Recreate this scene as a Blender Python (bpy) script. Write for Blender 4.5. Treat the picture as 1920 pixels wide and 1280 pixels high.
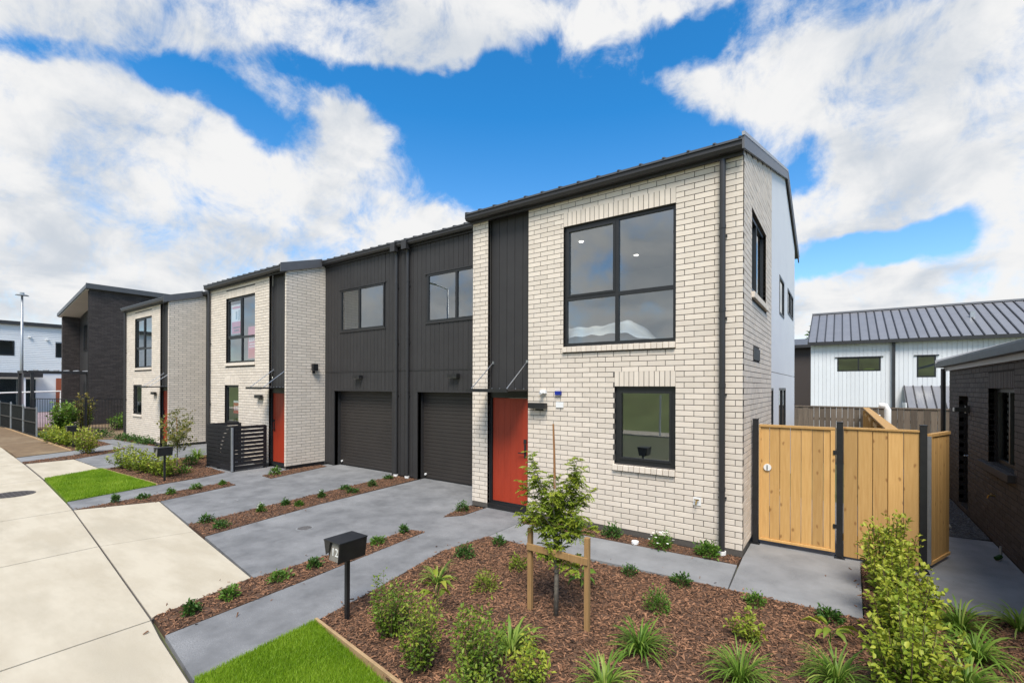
import bpy, bmesh, math, random
import numpy as np
from mathutils import Matrix, Vector, Euler

for o in list(bpy.data.objects):
    bpy.data.objects.remove(o)
SC = bpy.context.scene
COL = SC.collection
R = random.Random(7)
NR = np.random.default_rng(7)
rad = math.radians

# ------------------------------------------------------------------ camera
CAM_H = 2.43
cd = bpy.data.cameras.new('camera')
cam = bpy.data.objects.new('camera', cd); COL.objects.link(cam)
cd.sensor_width = 36.0; cd.sensor_fit = 'HORIZONTAL'
cd.lens = 873.72 / 1920 * 36
cd.shift_y = 82.24 / 1920
cd.clip_start = 0.05; cd.clip_end = 3000
_yaw, _pitch, _roll = rad(54.7437), rad(0.0969), rad(0.1996)
fw = Vector((-math.cos(_yaw) * math.cos(_pitch), math.sin(_yaw) * math.cos(_pitch), math.sin(_pitch)))
rt = Vector((math.sin(_yaw), math.cos(_yaw), 0)); up = rt.cross(fw)
r2 = rt * math.cos(_roll) + up * math.sin(_roll); u2 = up * math.cos(_roll) - rt * math.sin(_roll)
M = Matrix((r2, u2, -fw)).transposed().to_4x4(); M.translation = (0, 0, CAM_H)
cam.matrix_world = M
SC.camera = cam

# ------------------------------------------------------------------ render / exposure
SC.render.engine = 'CYCLES'
SC.cycles.use_denoising = True
SC.cycles.max_bounces = 8; SC.cycles.transparent_max_bounces = 12
SC.cycles.sample_clamp_indirect = 6
SC.view_settings.view_transform = 'Standard'; SC.view_settings.look = 'None'
SC.view_settings.gamma = 1; SC.view_settings.use_curve_mapping = False
SC.view_settings.exposure = 0.73

# ------------------------------------------------------------------ world: blue sky with broken cloud
SUN_EL, SUN_AZ = 56.0, 151.0      # azimuth from +Y clockwise: behind the camera, to its right
W = bpy.data.worlds.new('World'); SC.world = W; W.use_nodes = True
nt = W.node_tree; nt.nodes.clear()
def wn(t, **k):
    n = nt.nodes.new(t)
    for a, b in k.items(): setattr(n, a, b)
    return n
def wl(a, b): nt.links.new(a, b)
def wmath(op, a, b=None, clamp=False):
    n = wn('ShaderNodeMath', operation=op, use_clamp=clamp)
    for i, v in enumerate((a, b)):
        if v is None: continue
        if isinstance(v, (int, float)): n.inputs[i].default_value = v
        else: wl(v, n.inputs[i])
    return n.outputs[0]
wout = wn('ShaderNodeOutputWorld'); wbg = wn('ShaderNodeBackground'); wbg.inputs['Strength'].default_value = 0.1
wl(wbg.outputs[0], wout.inputs[0])
sky = wn('ShaderNodeTexSky', sky_type='NISHITA', sun_disc=False)
sky.sun_elevation = rad(SUN_EL); sky.sun_rotation = rad(SUN_AZ)
sky.air_density = 1.0; sky.dust_density = 0.4; sky.ozone_density = 2.5
hs = wn('ShaderNodeHueSaturation'); hs.inputs['Saturation'].default_value = 1.1; hs.inputs['Value'].default_value = 1.36
stint = wn('ShaderNodeMix', data_type='RGBA', blend_type='MULTIPLY'); stint.inputs['Factor'].default_value = 1.0; tmix = wn('ShaderNodeMix', data_type='RGBA'); tmix.inputs['A'].default_value = (0.95, 0.97, 0.98, 1); tmix.inputs['B'].default_value = (0.42, 0.80, 1.0, 1)
TINT = tmix
wl(tmix.outputs['Result'], stint.inputs['B'])
wl(sky.outputs[0], stint.inputs['A']); wl(stint.outputs['Result'], hs.inputs['Color'])
geo = wn('ShaderNodeNewGeometry')
vneg = wn('ShaderNodeVectorMath', operation='SCALE'); vneg.inputs[3].default_value = -1
wl(geo.outputs['Incoming'], vneg.inputs[0])
D = vneg.outputs[0]
sep = wn('ShaderNodeSeparateXYZ'); wl(D, sep.inputs[0])
tel = wn('ShaderNodeMapRange'); tel.inputs['From Min'].default_value = 0.05; tel.inputs['From Max'].default_value = 0.5; wl(sep.outputs[2], tel.inputs['Value']); wl(tel.outputs[0], TINT.inputs['Factor'])
den = wmath('ADD', wmath('MAXIMUM', sep.outputs[2], 0.0), 0.32)
comb = wn('ShaderNodeCombineXYZ')
wl(wmath('DIVIDE', sep.outputs[0], den), comb.inputs[0]); wl(wmath('DIVIDE', sep.outputs[1], den), comb.inputs[1])
P = comb.outputs[0]
def wnoise(vec, scale, detail, rough, dist=0.0, off=(0, 0, 0)):
    mp = wn('ShaderNodeMapping'); mp.inputs['Location'].default_value = off; wl(vec, mp.inputs[0])
    n = wn('ShaderNodeTexNoise'); n.inputs['Scale'].default_value = scale; n.inputs['Detail'].default_value = detail
    n.inputs['Roughness'].default_value = rough; n.inputs['Distortion'].default_value = dist
    wl(mp.outputs[0], n.inputs['Vector']); return n
# clouds: (azimuth, elevation, half width, half height, tilt, weight)
BL = [(-79.2,14.8,0.290,0.263,-20,1.00),(-64.1,16.3,0.271,0.162,-8,0.80),(-53.1,27.3,0.087,0.070,26,0.80),(-48.2,18.1,0.306,0.123,-8,0.70),(-70.2,9.7,0.530,0.101,2,0.60),(-77.1,30.9,0.233,0.047,15,0.70),(-56.7,35.7,0.265,0.062,6,0.75),(-39.3,38.0,0.234,0.067,7,0.60),(-23.8,38.3,0.065,0.048,-7,0.70),(-15.3,37.8,0.116,0.025,0,0.40),(-9.7,29.8,0.174,0.070,-2,0.75),(2.6,27.5,0.239,0.096,19,0.80),(7.9,20.5,0.177,0.117,20,0.90),(0.9,18.2,0.116,0.078,9,0.70),(-0.8,8.9,0.107,0.074,6,0.70),(7.9,7.9,0.213,0.066,-7,0.80),(12.1,13.0,0.053,0.081,-13,0.70),(-21.2,28.5,0.043,0.019,-7,0.25),(-36.6,8.1,0.340,0.101,0,0.40),(-32.7,28.0,0.333,0.170,-1,-1.00),(-39.3,31.8,0.319,0.058,-2,-0.70),(-14.1,34.6,0.101,0.048,6,-0.60),(-68.0,27.1,0.132,0.038,-15,-0.75),(2.5,13.6,0.15,0.042,6,-1.15),(-2.2,22.2,0.046,0.058,-14,-0.55),(-17.0,24.8,0.284,0.090,-8,-0.70),(8.6,6.4,0.071,0.020,-6,-0.20),(-80.6,26.9,0.089,0.026,25,-0.50),(-69.8,14.9,0.046,0.019,10,-0.25),(-145,19,0.85,0.34,0,0.8)]
warpn = wnoise(D, 5.0, 4, 0.6)
wsub = wn('ShaderNodeVectorMath', operation='SUBTRACT'); wl(warpn.outputs['Color'], wsub.inputs[0]); wsub.inputs[1].default_value = (0.5, 0.5, 0.5)
wsc = wn('ShaderNodeVectorMath', operation='SCALE'); wsc.inputs[3].default_value = 0.14; wl(wsub.outputs[0], wsc.inputs[0])
wadd = wn('ShaderNodeVectorMath', operation='ADD'); wl(D, wadd.inputs[0]); wl(wsc.outputs[0], wadd.inputs[1])
DW = wadd.outputs[0]
bias = None
for az, el, s1, s2, tilt, w in BL:
    a, e, t = rad(az), rad(el), rad(tilt)
    c = Vector((math.sin(a) * math.cos(e), math.cos(a) * math.cos(e), math.sin(e)))
    ea = Vector((math.cos(a), -math.sin(a), 0)); no = ea.cross(c)
    x_ = ea * math.cos(t) + no * math.sin(t); y_ = c.cross(x_)
    m3 = Matrix((x_, y_, c)).transposed()
    mp = wn('ShaderNodeMapping', vector_type='TEXTURE')
    mp.inputs['Location'].default_value = c; mp.inputs['Rotation'].default_value = m3.to_euler('XYZ')
    mp.inputs['Scale'].default_value = (s1 * 1.25, s2 * 1.25, 0.6)
    wl(DW, mp.inputs[0])
    ln = wn('ShaderNodeVectorMath', operation='LENGTH'); wl(mp.outputs[0], ln.inputs[0])
    mr = wn('ShaderNodeMapRange', interpolation_type='SMOOTHSTEP')
    mr.inputs['From Min'].default_value = 1.0; mr.inputs['From Max'].default_value = 0.25
    mr.inputs['To Min'].default_value = 0.0; mr.inputs['To Max'].default_value = w
    wl(ln.outputs['Value'], mr.inputs['Value'])
    bias = mr.outputs[0] if bias is None else wmath('ADD', bias, mr.outputs[0])
n1 = wnoise(P, 2.6, 10, 0.58, 0.25, (3.1, 1.7, 0.4))
n2 = wnoise(D, 10.0, 12, 0.66, 0.35, (0.3, 5.2, 1.1))
n4 = wnoise(D, 30.0, 6, 0.6, 0.2, (2.3, 0.2, 4.1))
fld = wmath('ADD', wmath('MULTIPLY', wmath('SUBTRACT', n4.outputs[0], 0.5), 0.4), wmath('ADD', wmath('MULTIPLY', wmath('SUBTRACT', n1.outputs[0], 0.5), 1.35), wmath('MULTIPLY', wmath('SUBTRACT', n2.outputs[0], 0.5), 2.2)))
bclamp = wmath('MINIMUM', wmath('MAXIMUM', bias, -1.15), 0.52)
dens = wmath('ADD', wmath('ADD', fld, 0.20), bclamp)
mask = wn('ShaderNodeMapRange', interpolation_type='SMOOTHSTEP'); mask.inputs['From Min'].default_value = -0.14; mask.inputs['From Max'].default_value = 0.80
wl(dens, mask.inputs['Value'])
# cloud brightness: sunlit tops, greyer thick bases
n3 = wnoise(P, 3.4, 7, 0.55, 0.4, (7.7, 2.2, 3.0))
shade = wn('ShaderNodeMapRange', interpolation_type='SMOOTHSTEP'); shade.inputs['From Min'].default_value = 0.34; shade.inputs['From Max'].default_value = 0.58
wl(wmath('ADD', wmath('MULTIPLY', n3.outputs[0], 0.75), wmath('MULTIPLY', n2.outputs[0], 0.25)), shade.inputs['Value'])
ccol = wn('ShaderNodeMix', data_type='RGBA')
ccol.inputs['A'].default_value = (3.7, 4.0, 4.4, 1); ccol.inputs['B'].default_value = (5.5, 5.5, 5.5, 1)
wl(shade.outputs[0], ccol.inputs['Factor'])
cmix = wn('ShaderNodeMix', data_type='RGBA')
wl(mask.outputs[0], cmix.inputs['Factor']); wl(hs.outputs[0], cmix.inputs['A']); wl(ccol.outputs['Result'], cmix.inputs['B'])
wl(cmix.outputs['Result'], wbg.inputs['Color'])

# ------------------------------------------------------------------ sun behind thin cloud
sd = bpy.data.lights.new('sun', 'SUN'); sun = bpy.data.objects.new('sun', sd); COL.objects.link(sun)
sd.energy = 3.3; sd.angle = rad(26); sd.color = (1.0, 0.925, 0.82)
sdir = Vector((math.sin(rad(SUN_AZ)) * math.cos(rad(SUN_EL)), math.cos(rad(SUN_AZ)) * math.cos(rad(SUN_EL)), math.sin(rad(SUN_EL))))
sun.rotation_euler = sdir.to_track_quat('Z', 'Y').to_euler(); sun.location = (0, -10, 30)

# ------------------------------------------------------------------ materials
MATS = {}
def srgb(r, g, b):
    f = lambda c: c / 12.92 if c <= 0.04045 else ((c + 0.055) / 1.055) ** 2.4
    return (f(r / 255), f(g / 255), f(b / 255))
def mat(name, c1, c2=None, scale=6.0, rough=0.8, bump=0.0, bscale=60.0, metal=0.0, spec=0.4, c3=None, s3=0.7, f3=(0.5, 0.72), rnd=0.0, stretch=None, detail=5, trans=0.0, coat=0.0, vrough=0.0, fine=0.0, rup=0.6, cr=(0.32, 0.68)):
    """procedural surface: two noise-mixed colours, an optional third of larger patches, per-piece brightness (rnd), bump"""
    m = bpy.data.materials.new(name); m.use_nodes = True
    N = m.node_tree.nodes; Lk = m.node_tree.links.new
    b = N['Principled BSDF']
    b.inputs['Roughness'].default_value = rough; b.inputs['Metallic'].default_value = metal
    b.inputs['Specular IOR Level'].default_value = spec
    if coat: b.inputs['Coat Weight'].default_value = coat
    g = N.new('ShaderNodeNewGeometry'); pos = g.outputs['Position']
    if stretch:
        mp = N.new('ShaderNodeMapping'); mp.inputs['Scale'].default_value = stretch; Lk(pos, mp.inputs[0]); pos = mp.outputs[0]
    def nz(s, d=5, r=0.6):
        n = N.new('ShaderNodeTexNoise'); n.inputs['Scale'].default_value = s; n.inputs['Detail'].default_value = d; n.inputs['Roughness'].default_value = r
        Lk(pos, n.inputs['Vector']); return n.outputs[0]
    def ramp(v, a, c):
        r_ = N.new('ShaderNodeMapRange'); r_.inputs['From Min'].default_value = a; r_.inputs['From Max'].default_value = c; Lk(v, r_.inputs['Value']); return r_.outputs[0]
    def mix(f, a, c):
        x = N.new('ShaderNodeMix'); x.data_type = 'RGBA'
        for s_, v in (('Factor', f), ('A', a), ('B', c)):
            if isinstance(v, tuple): x.inputs[s_].default_value = v + (1,)
            elif isinstance(v, float): x.inputs[s_].default_value = v
            else: Lk(v, x.inputs[s_])
        return x.outputs['Result']
    if c2 is None: c2 = tuple(min(1, v * 0.88) for v in c1)
    col = mix(ramp(nz(scale, detail), *cr), c1, c2)
    if c3 is not None: col = mix(ramp(nz(s3, 6, 0.65), *f3), col, c3)
    if fine:
        col2 = mix(ramp(nz(bscale, 3), 0.35, 0.65), col, tuple(v * (1 - fine) for v in c1)); col = col2
    if rnd:
        at = N.new('ShaderNodeAttribute'); at.attribute_name = 'rnd'
        oi = N.new('ShaderNodeObjectInfo')
        ad = N.new('ShaderNodeMath'); ad.operation = 'ADD'; Lk(at.outputs['Fac'], ad.inputs[0]); Lk(oi.outputs['Random'], ad.inputs[1])
        fr = N.new('ShaderNodeMath'); fr.operation = 'FRACT'; Lk(ad.outputs[0], fr.inputs[0])
        mr = N.new('ShaderNodeMapRange'); mr.inputs['To Min'].default_value = 1 - rnd; mr.inputs['To Max'].default_value = 1 + rnd * rup; Lk(fr.outputs[0], mr.inputs['Value'])
        hv = N.new('ShaderNodeHueSaturation'); Lk(mr.outputs[0], hv.inputs['Value']); Lk(col, hv.inputs['Color']); col = hv.outputs[0]
    Lk(col, b.inputs['Base Color'])
    if vrough:
        rr = N.new('ShaderNodeMapRange'); rr.inputs['To Min'].default_value = max(0.05, rough - vrough); rr.inputs['To Max'].default_value = min(1, rough + vrough)
        Lk(nz(scale * 1.7), rr.inputs['Value']); Lk(rr.outputs[0], b.inputs['Roughness'])
    if bump:
        bp = N.new('ShaderNodeBump'); bp.inputs['Strength'].default_value = bump; bp.inputs['Distance'].default_value = 0.01
        Lk(nz(bscale, 6, 0.65), bp.inputs['Height']); Lk(bp.outputs[0], b.inputs['Normal'])
    if trans:
        b.inputs['Subsurface Weight'].default_value = 0.0
        tr = N.new('ShaderNodeBsdfTranslucent'); Lk(col, tr.inputs['Color'])
        ms = N.new('ShaderNodeMixShader'); ms.inputs[0].default_value = trans
        Lk(b.outputs[0], ms.inputs[1]); Lk(tr.outputs[0], ms.inputs[2]); Lk(ms.outputs[0], N['Material Output'].inputs[0])
    MATS[name] = m; return m
def leafmat(name, ca, cb, cc, trans=0.3, rough=0.5):
    """leaf colour runs over three tones by each leaf's own random value"""
    m = bpy.data.materials.new(name); m.use_nodes = True
    N = m.node_tree.nodes; Lk = m.node_tree.links.new
    b = N['Principled BSDF']; b.inputs['Roughness'].default_value = rough; b.inputs['Specular IOR Level'].default_value = 0.35
    at = N.new('ShaderNodeAttribute'); at.attribute_name = 'rnd'
    cr = N.new('ShaderNodeValToRGB'); e = cr.color_ramp.elements
    e[0].position = 0.0; e[0].color = ca + (1,); e[1].position = 1.0; e[1].color = cc + (1,)
    k = cr.color_ramp.elements.new(0.5); k.color = cb + (1,)
    Lk(at.outputs['Fac'], cr.inputs[0]); Lk(cr.outputs[0], b.inputs['Base Color'])
    tr = N.new('ShaderNodeBsdfTranslucent'); Lk(cr.outputs[0], tr.inputs['Color'])
    ms = N.new('ShaderNodeMixShader'); ms.inputs[0].default_value = trans
    Lk(b.outputs[0], ms.inputs[1]); Lk(tr.outputs[0], ms.inputs[2]); Lk(ms.outputs[0], N['Material Output'].inputs[0])
    MATS[name] = m; return m
def glassmat(name, tint=(0.82, 0.87, 0.88), refl=0.14):
    m = bpy.data.materials.new(name); m.use_nodes = True
    N = m.node_tree.nodes; Lk = m.node_tree.links.new; N.remove(N['Principled BSDF'])
    gl = N.new('ShaderNodeBsdfGlossy'); gl.inputs['Roughness'].default_value = 0.01; gl.inputs['Color'].default_value = (0.93, 0.96, 0.97, 1)
    tp = N.new('ShaderNodeBsdfTransparent'); tp.inputs['Color'].default_value = tint + (1,)
    g0 = N.new('ShaderNodeNewGeometry'); dt = N.new('ShaderNodeVectorMath'); dt.operation = 'DOT_PRODUCT'; Lk(g0.outputs['Incoming'], dt.inputs[0]); Lk(g0.outputs['Normal'], dt.inputs[1])
    def mth(op, a, b=None):
        n_ = N.new('ShaderNodeMath'); n_.operation = op
        for i, v in enumerate((a, b)):
            if v is None: continue
            if isinstance(v, (int, float)): n_.inputs[i].default_value = v
            else: Lk(v, n_.inputs[i])
        return n_.outputs[0]
    sch = mth('POWER', mth('SUBTRACT', 1.0, mth('ABSOLUTE', dt.outputs['Value'])), 4.0)
    mr = N.new('ShaderNodeMapRange'); mr.inputs['To Min'].default_value = refl; Lk(sch, mr.inputs['Value'])
    tn = N.new('ShaderNodeTexNoise'); tn.inputs['Scale'].default_value = 1.3; g = N.new('ShaderNodeNewGeometry'); Lk(g.outputs['Position'], tn.inputs['Vector'])
    bp = N.new('ShaderNodeBump'); bp.inputs['Strength'].default_value = 0.03; bp.inputs['Distance'].default_value = 0.02; Lk(tn.outputs[0], bp.inputs['Height']); Lk(bp.outputs[0], gl.inputs['Normal'])
    ms = N.new('ShaderNodeMixShader'); Lk(mr.outputs[0], ms.inputs[0]); Lk(tp.outputs[0], ms.inputs[1]); Lk(gl.outputs[0], ms.inputs[2])
    Lk(ms.outputs[0], N['Material Output'].inputs[0]); MATS[name] = m; return m
def emitmat(name, col, st):
    m = bpy.data.materials.new(name); m.use_nodes = True
    b = m.node_tree.nodes['Principled BSDF']; b.inputs['Emission Color'].default_value = col + (1,); b.inputs['Emission Strength'].default_value = st
    MATS[name] = m; return m

mat('cream_brick', (0.72, 0.638, 0.545), (0.655, 0.57, 0.475), 9, 0.85, 0.35, 180, rnd=0.09, fine=0.08)
mat('mortar', (0.10, 0.09, 0.08), (0.075, 0.067, 0.06), 30, 0.95, 0.3, 200)
mat('dark_brick', (0.062, 0.050, 0.046), (0.042, 0.035, 0.033), 14, 0.7, 0.4, 160, rnd=0.28, fine=0.2)
mat('dark_mortar', (0.018, 0.017, 0.017), (0.012, 0.011, 0.011), 30, 0.95)
mat('charcoal_board', (0.034, 0.0325, 0.033), (0.029, 0.0275, 0.028), 3, 0.55, 0.05, 120, rnd=0.07)
mat('charcoal_metal', (0.030, 0.029, 0.030), (0.025, 0.024, 0.025), 4, 0.42, 0.02, 90, spec=0.5, vrough=0.08)
mat('roof_metal', (0.075, 0.077, 0.083), (0.062, 0.064, 0.070), 2, 0.38, 0.02, 60, spec=0.5, vrough=0.1, rnd=0.05)
mat('roof_light', (0.185, 0.188, 0.205), (0.16, 0.163, 0.178), 2, 0.35, 0.02, 60, spec=0.5, vrough=0.1, rnd=0.08)
mat('barge', (0.105, 0.105, 0.11), (0.09, 0.09, 0.095), 3, 0.4, spec=0.5)
mat('flashing', (0.34, 0.345, 0.36), (0.29, 0.295, 0.31), 3, 0.35, spec=0.5)
mat('black_frame', (0.016, 0.017, 0.019), (0.012, 0.013, 0.015), 10, 0.4, spec=0.5)
mat('black_paint', (0.010, 0.010, 0.011), (0.016, 0.016, 0.017), 12, 0.45, 0.05, 150, spec=0.5)
mat('black_timber', (0.008, 0.008, 0.010), (0.013, 0.013, 0.016), 20, 0.6, 0.2, 90, rnd=0.2)
mat('garage_door', (0.036, 0.031, 0.028), (0.030, 0.026, 0.024), 1.4, 0.5, 0.03, 120)
mat('red_door', (0.36, 0.040, 0.016), (0.31, 0.034, 0.014), 2.0, 0.45, 0.03, 80, stretch=(6, 6, 1))
mat('white_wall', (0.70, 0.71, 0.72), (0.66, 0.67, 0.69), 1.0, 0.75, 0.08, 90)
mat('white_board', (0.68, 0.70, 0.72), (0.64, 0.66, 0.68), 1.2, 0.7, rnd=0.05)
mat('white_plastic', (0.78, 0.78, 0.77), (0.72, 0.72, 0.71), 6, 0.4)
mat('blue_plastic', (0.012, 0.03, 0.28), (0.01, 0.025, 0.22), 6, 0.35)
mat('room_white', (0.62, 0.62, 0.60), (0.58, 0.58, 0.56), 1.5, 0.9)
mat('room_grey', (0.26, 0.28, 0.30), (0.22, 0.24, 0.26), 1.5, 0.9)
mat('carpet', (0.20, 0.19, 0.18), (0.15, 0.14, 0.13), 20, 0.95)
mat('fabric_white', (0.66, 0.64, 0.60), (0.52, 0.58, 0.66), 2.5, 0.9, 0.3, 30)
mat('soffit', (0.50, 0.47, 0.42), (0.46, 0.43, 0.39), 2, 0.8)
mat('steel', (0.55, 0.56, 0.57), (0.45, 0.46, 0.47), 20, 0.35, metal=0.9)
mat('galv', (0.42, 0.44, 0.46), (0.34, 0.36, 0.38), 12, 0.45, metal=0.6)
mat('brass', (0.45, 0.30, 0.10), (0.38, 0.25, 0.08), 20, 0.35, metal=0.9)
mat('beige_concrete', (0.525, 0.468, 0.366), (0.38, 0.325, 0.238), 1.5, 0.9, 0.25, 140, c3=(0.315, 0.275, 0.205), s3=0.8, f3=(0.50, 0.74), cr=(0.40, 0.62), stretch=(0.55, 1.6, 1), fine=0.08, detail=9)
mat('grey_concrete', (0.225, 0.228, 0.234), (0.105, 0.108, 0.113), 2.3, 0.9, 0.4, 90, c3=(0.33, 0.332, 0.335), s3=1.0, f3=(0.48, 0.72), fine=0.3, cr=(0.40, 0.64), detail=9)
mat('grey_slab', (0.255, 0.258, 0.263), (0.13, 0.133, 0.138), 2.6, 0.9, 0.4, 90, c3=(0.30, 0.305, 0.312), s3=1.1, f3=(0.50, 0.74), fine=0.14, detail=9)
mat('soil', (0.11, 0.060, 0.036), (0.065, 0.036, 0.023), 14, 0.95, 1.0, 45, c3=(0.12, 0.07, 0.042), s3=2.2)
mat('bark', (0.205, 0.106, 0.058), (0.105, 0.052, 0.029), 25, 0.9, 0.4, 120, rnd=0.85, rup=1.35)
mat('bare_soil', (0.20, 0.135, 0.075), (0.14, 0.092, 0.052), 3, 0.95, 0.8, 30, c3=(0.25, 0.185, 0.11), s3=0.6)
mat('far_ground', (0.16, 0.15, 0.09), (0.10, 0.12, 0.05), 0.3, 0.95)
mat('hill_grass', (0.22, 0.25, 0.09), (0.15, 0.18, 0.06), 0.35, 0.95, 0.6, 5, c3=(0.12, 0.12, 0.045), s3=0.12)
mat('turf', (0.15, 0.23, 0.025), (0.11, 0.18, 0.018), 9, 0.95, 0.5, 90)
mat('asphalt', (0.052, 0.052, 0.053), (0.042, 0.042, 0.043), 6, 0.9, 0.4, 200)
mat('gravel', (0.22, 0.22, 0.22), (0.10, 0.10, 0.105), 40, 0.9, 0.5, 60, rnd=0.5)
mat('fresh_timber', (0.58, 0.35, 0.13), (0.50, 0.285, 0.095), 3.0, 0.7, 0.12, 40, stretch=(14, 14, 0.9), rnd=0.26, c3=(0.42, 0.22, 0.075), s3=0.9, f3=(0.60, 0.78))
def knots(m, col=(0.20, 0.085, 0.025)):
    """scattered knots, a few to each board"""
    N = m.node_tree.nodes; Lk = m.node_tree.links.new; b = N['Principled BSDF']; src = b.inputs['Base Color'].links[0].from_socket
    g = N.new('ShaderNodeNewGeometry'); oi = N.new('ShaderNodeObjectInfo'); sp = N.new('ShaderNodeSeparateXYZ'); Lk(g.outputs['Position'], sp.inputs[0])
    def mt(op, a, c):
        n_ = N.new('ShaderNodeMath'); n_.operation = op
        for i_, v_ in enumerate((a, c)):
            if isinstance(v_, (int, float)): n_.inputs[i_].default_value = v_
            else: Lk(v_, n_.inputs[i_])
        return n_.outputs[0]
    wz_ = N.new('ShaderNodeTexNoise'); wz_.inputs['Scale'].default_value = 9; Lk(g.outputs['Position'], wz_.inputs['Vector'])
    cb = N.new('ShaderNodeCombineXYZ')
    Lk(mt('ADD', mt('MULTIPLY', mt('ADD', sp.outputs[0], sp.outputs[1]), 6.5), mt('MULTIPLY', wz_.outputs[0], 0.4)), cb.inputs[0])
    Lk(mt('ADD', mt('MULTIPLY', sp.outputs[2], 3.4), mt('MULTIPLY', oi.outputs['Random'], 37.0)), cb.inputs[1])
    v = N.new('ShaderNodeTexVoronoi'); v.voronoi_dimensions = '2D'; v.inputs['Scale'].default_value = 1.0; Lk(cb.outputs[0], v.inputs['Vector'])
    mr = N.new('ShaderNodeMapRange'); mr.interpolation_type = 'SMOOTHSTEP'; mr.inputs['From Min'].default_value = 0.14; mr.inputs['From Max'].default_value = 0.03; mr.inputs['To Max'].default_value = 0.7
    sg = N.new('ShaderNodeSeparateColor'); Lk(v.outputs['Color'], sg.inputs[0]); Lk(mt('ADD', v.outputs['Distance'], mt('MULTIPLY', mt('GREATER_THAN', sg.outputs[0], 0.45), 1.0)), mr.inputs['Value'])
    mx = N.new('ShaderNodeMix'); mx.data_type = 'RGBA'; Lk(mr.outputs[0], mx.inputs['Factor']); Lk(src, mx.inputs['A']); mx.inputs['B'].default_value = col + (1,); Lk(mx.outputs['Result'], b.inputs['Base Color'])
knots(MATS['fresh_timber'])
mat('old_timber', (0.17, 0.135, 0.10), (0.11, 0.088, 0.07), 3.0, 0.9, 0.2, 40, stretch=(14, 14, 0.8), rnd=0.35)
mat('stake_timber', (0.36, 0.215, 0.09), (0.27, 0.155, 0.06), 4.0, 0.8, 0.15, 60, stretch=(14, 14, 0.9), rnd=0.1)
mat('edge_timber', (0.44, 0.30, 0.16), (0.32, 0.21, 0.11), 6.0, 0.85, 0.2, 60)
mat('cast_iron', (0.085, 0.072, 0.066), (0.055, 0.048, 0.044), 30, 0.6, 0.5, 60)
mat('cane', (0.30, 0.15, 0.06), (0.22, 0.10, 0.04), 30, 0.8)
mat('trunk', (0.27, 0.24, 0.195), (0.16, 0.138, 0.11), 30, 0.9, 0.5, 80)
mat('twig', (0.16, 0.11, 0.055), (0.11, 0.075, 0.04), 30, 0.9)
mat('sign_red', (0.55, 0.03, 0.05), (0.48, 0.025, 0.045), 3, 0.5)
mat('sign_pink', (0.62, 0.16, 0.26), (0.55, 0.12, 0.22), 3, 0.5)
mat('sign_white', (0.75, 0.75, 0.77), (0.68, 0.68, 0.72), 3, 0.5)
mat('sign_grey', (0.28, 0.32, 0.38), (0.22, 0.26, 0.3), 6, 0.5)
mat('plate_grey', (0.24, 0.225, 0.20), (0.19, 0.175, 0.155), 20, 0.6)
mat('shade_cloth', (0.014, 0.017, 0.016), (0.010, 0.012, 0.012), 5, 0.95, 0.3, 40, spec=0.1)
mat('paver_pink', (0.38, 0.28, 0.29), (0.30, 0.22, 0.23), 6, 0.9)
mat('kayak_green', (0.36, 0.50, 0.05), (0.32, 0.45, 0.04), 5, 0.5)
mat('terracotta', (0.30, 0.085, 0.04), (0.25, 0.07, 0.035), 8, 0.8)
mat('petal', (0.82, 0.82, 0.78), (0.76, 0.76, 0.70), 6, 0.6)
glassmat('glass', refl=0.28); glassmat('glass_dark', (0.5, 0.55, 0.56), 0.22)
emitmat('downlight', (1.0, 0.93, 0.82), 3)
leafmat('leaf_hedge', (0.075, 0.135, 0.014), (0.19, 0.265, 0.020), (0.40, 0.42, 0.05))
leafmat('leaf_shrub', (0.055, 0.115, 0.014), (0.135, 0.215, 0.020), (0.29, 0.33, 0.04))
leafmat('leaf_dark', (0.030, 0.080, 0.014), (0.070, 0.155, 0.026), (0.13, 0.235, 0.038))
leafmat('leaf_mid', (0.055, 0.125, 0.016), (0.12, 0.235, 0.028), (0.22, 0.33, 0.045))
leafmat('leaf_lime', (0.14, 0.20, 0.02), (0.24, 0.30, 0.030), (0.36, 0.36, 0.05))
leafmat('leaf_tree', (0.095, 0.155, 0.014), (0.205, 0.28, 0.022), (0.36, 0.38, 0.045))
leafmat('leaf_olive', (0.075, 0.105, 0.025), (0.17, 0.195, 0.04), (0.32, 0.24, 0.06))
leafmat('leaf_strap', (0.075, 0.155, 0.018), (0.155, 0.265, 0.032), (0.36, 0.42, 0.09), trans=0.35)
leafmat('grass_blade', (0.155, 0.285, 0.012), (0.25, 0.40, 0.020), (0.37, 0.50, 0.05), trans=0.4)

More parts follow.
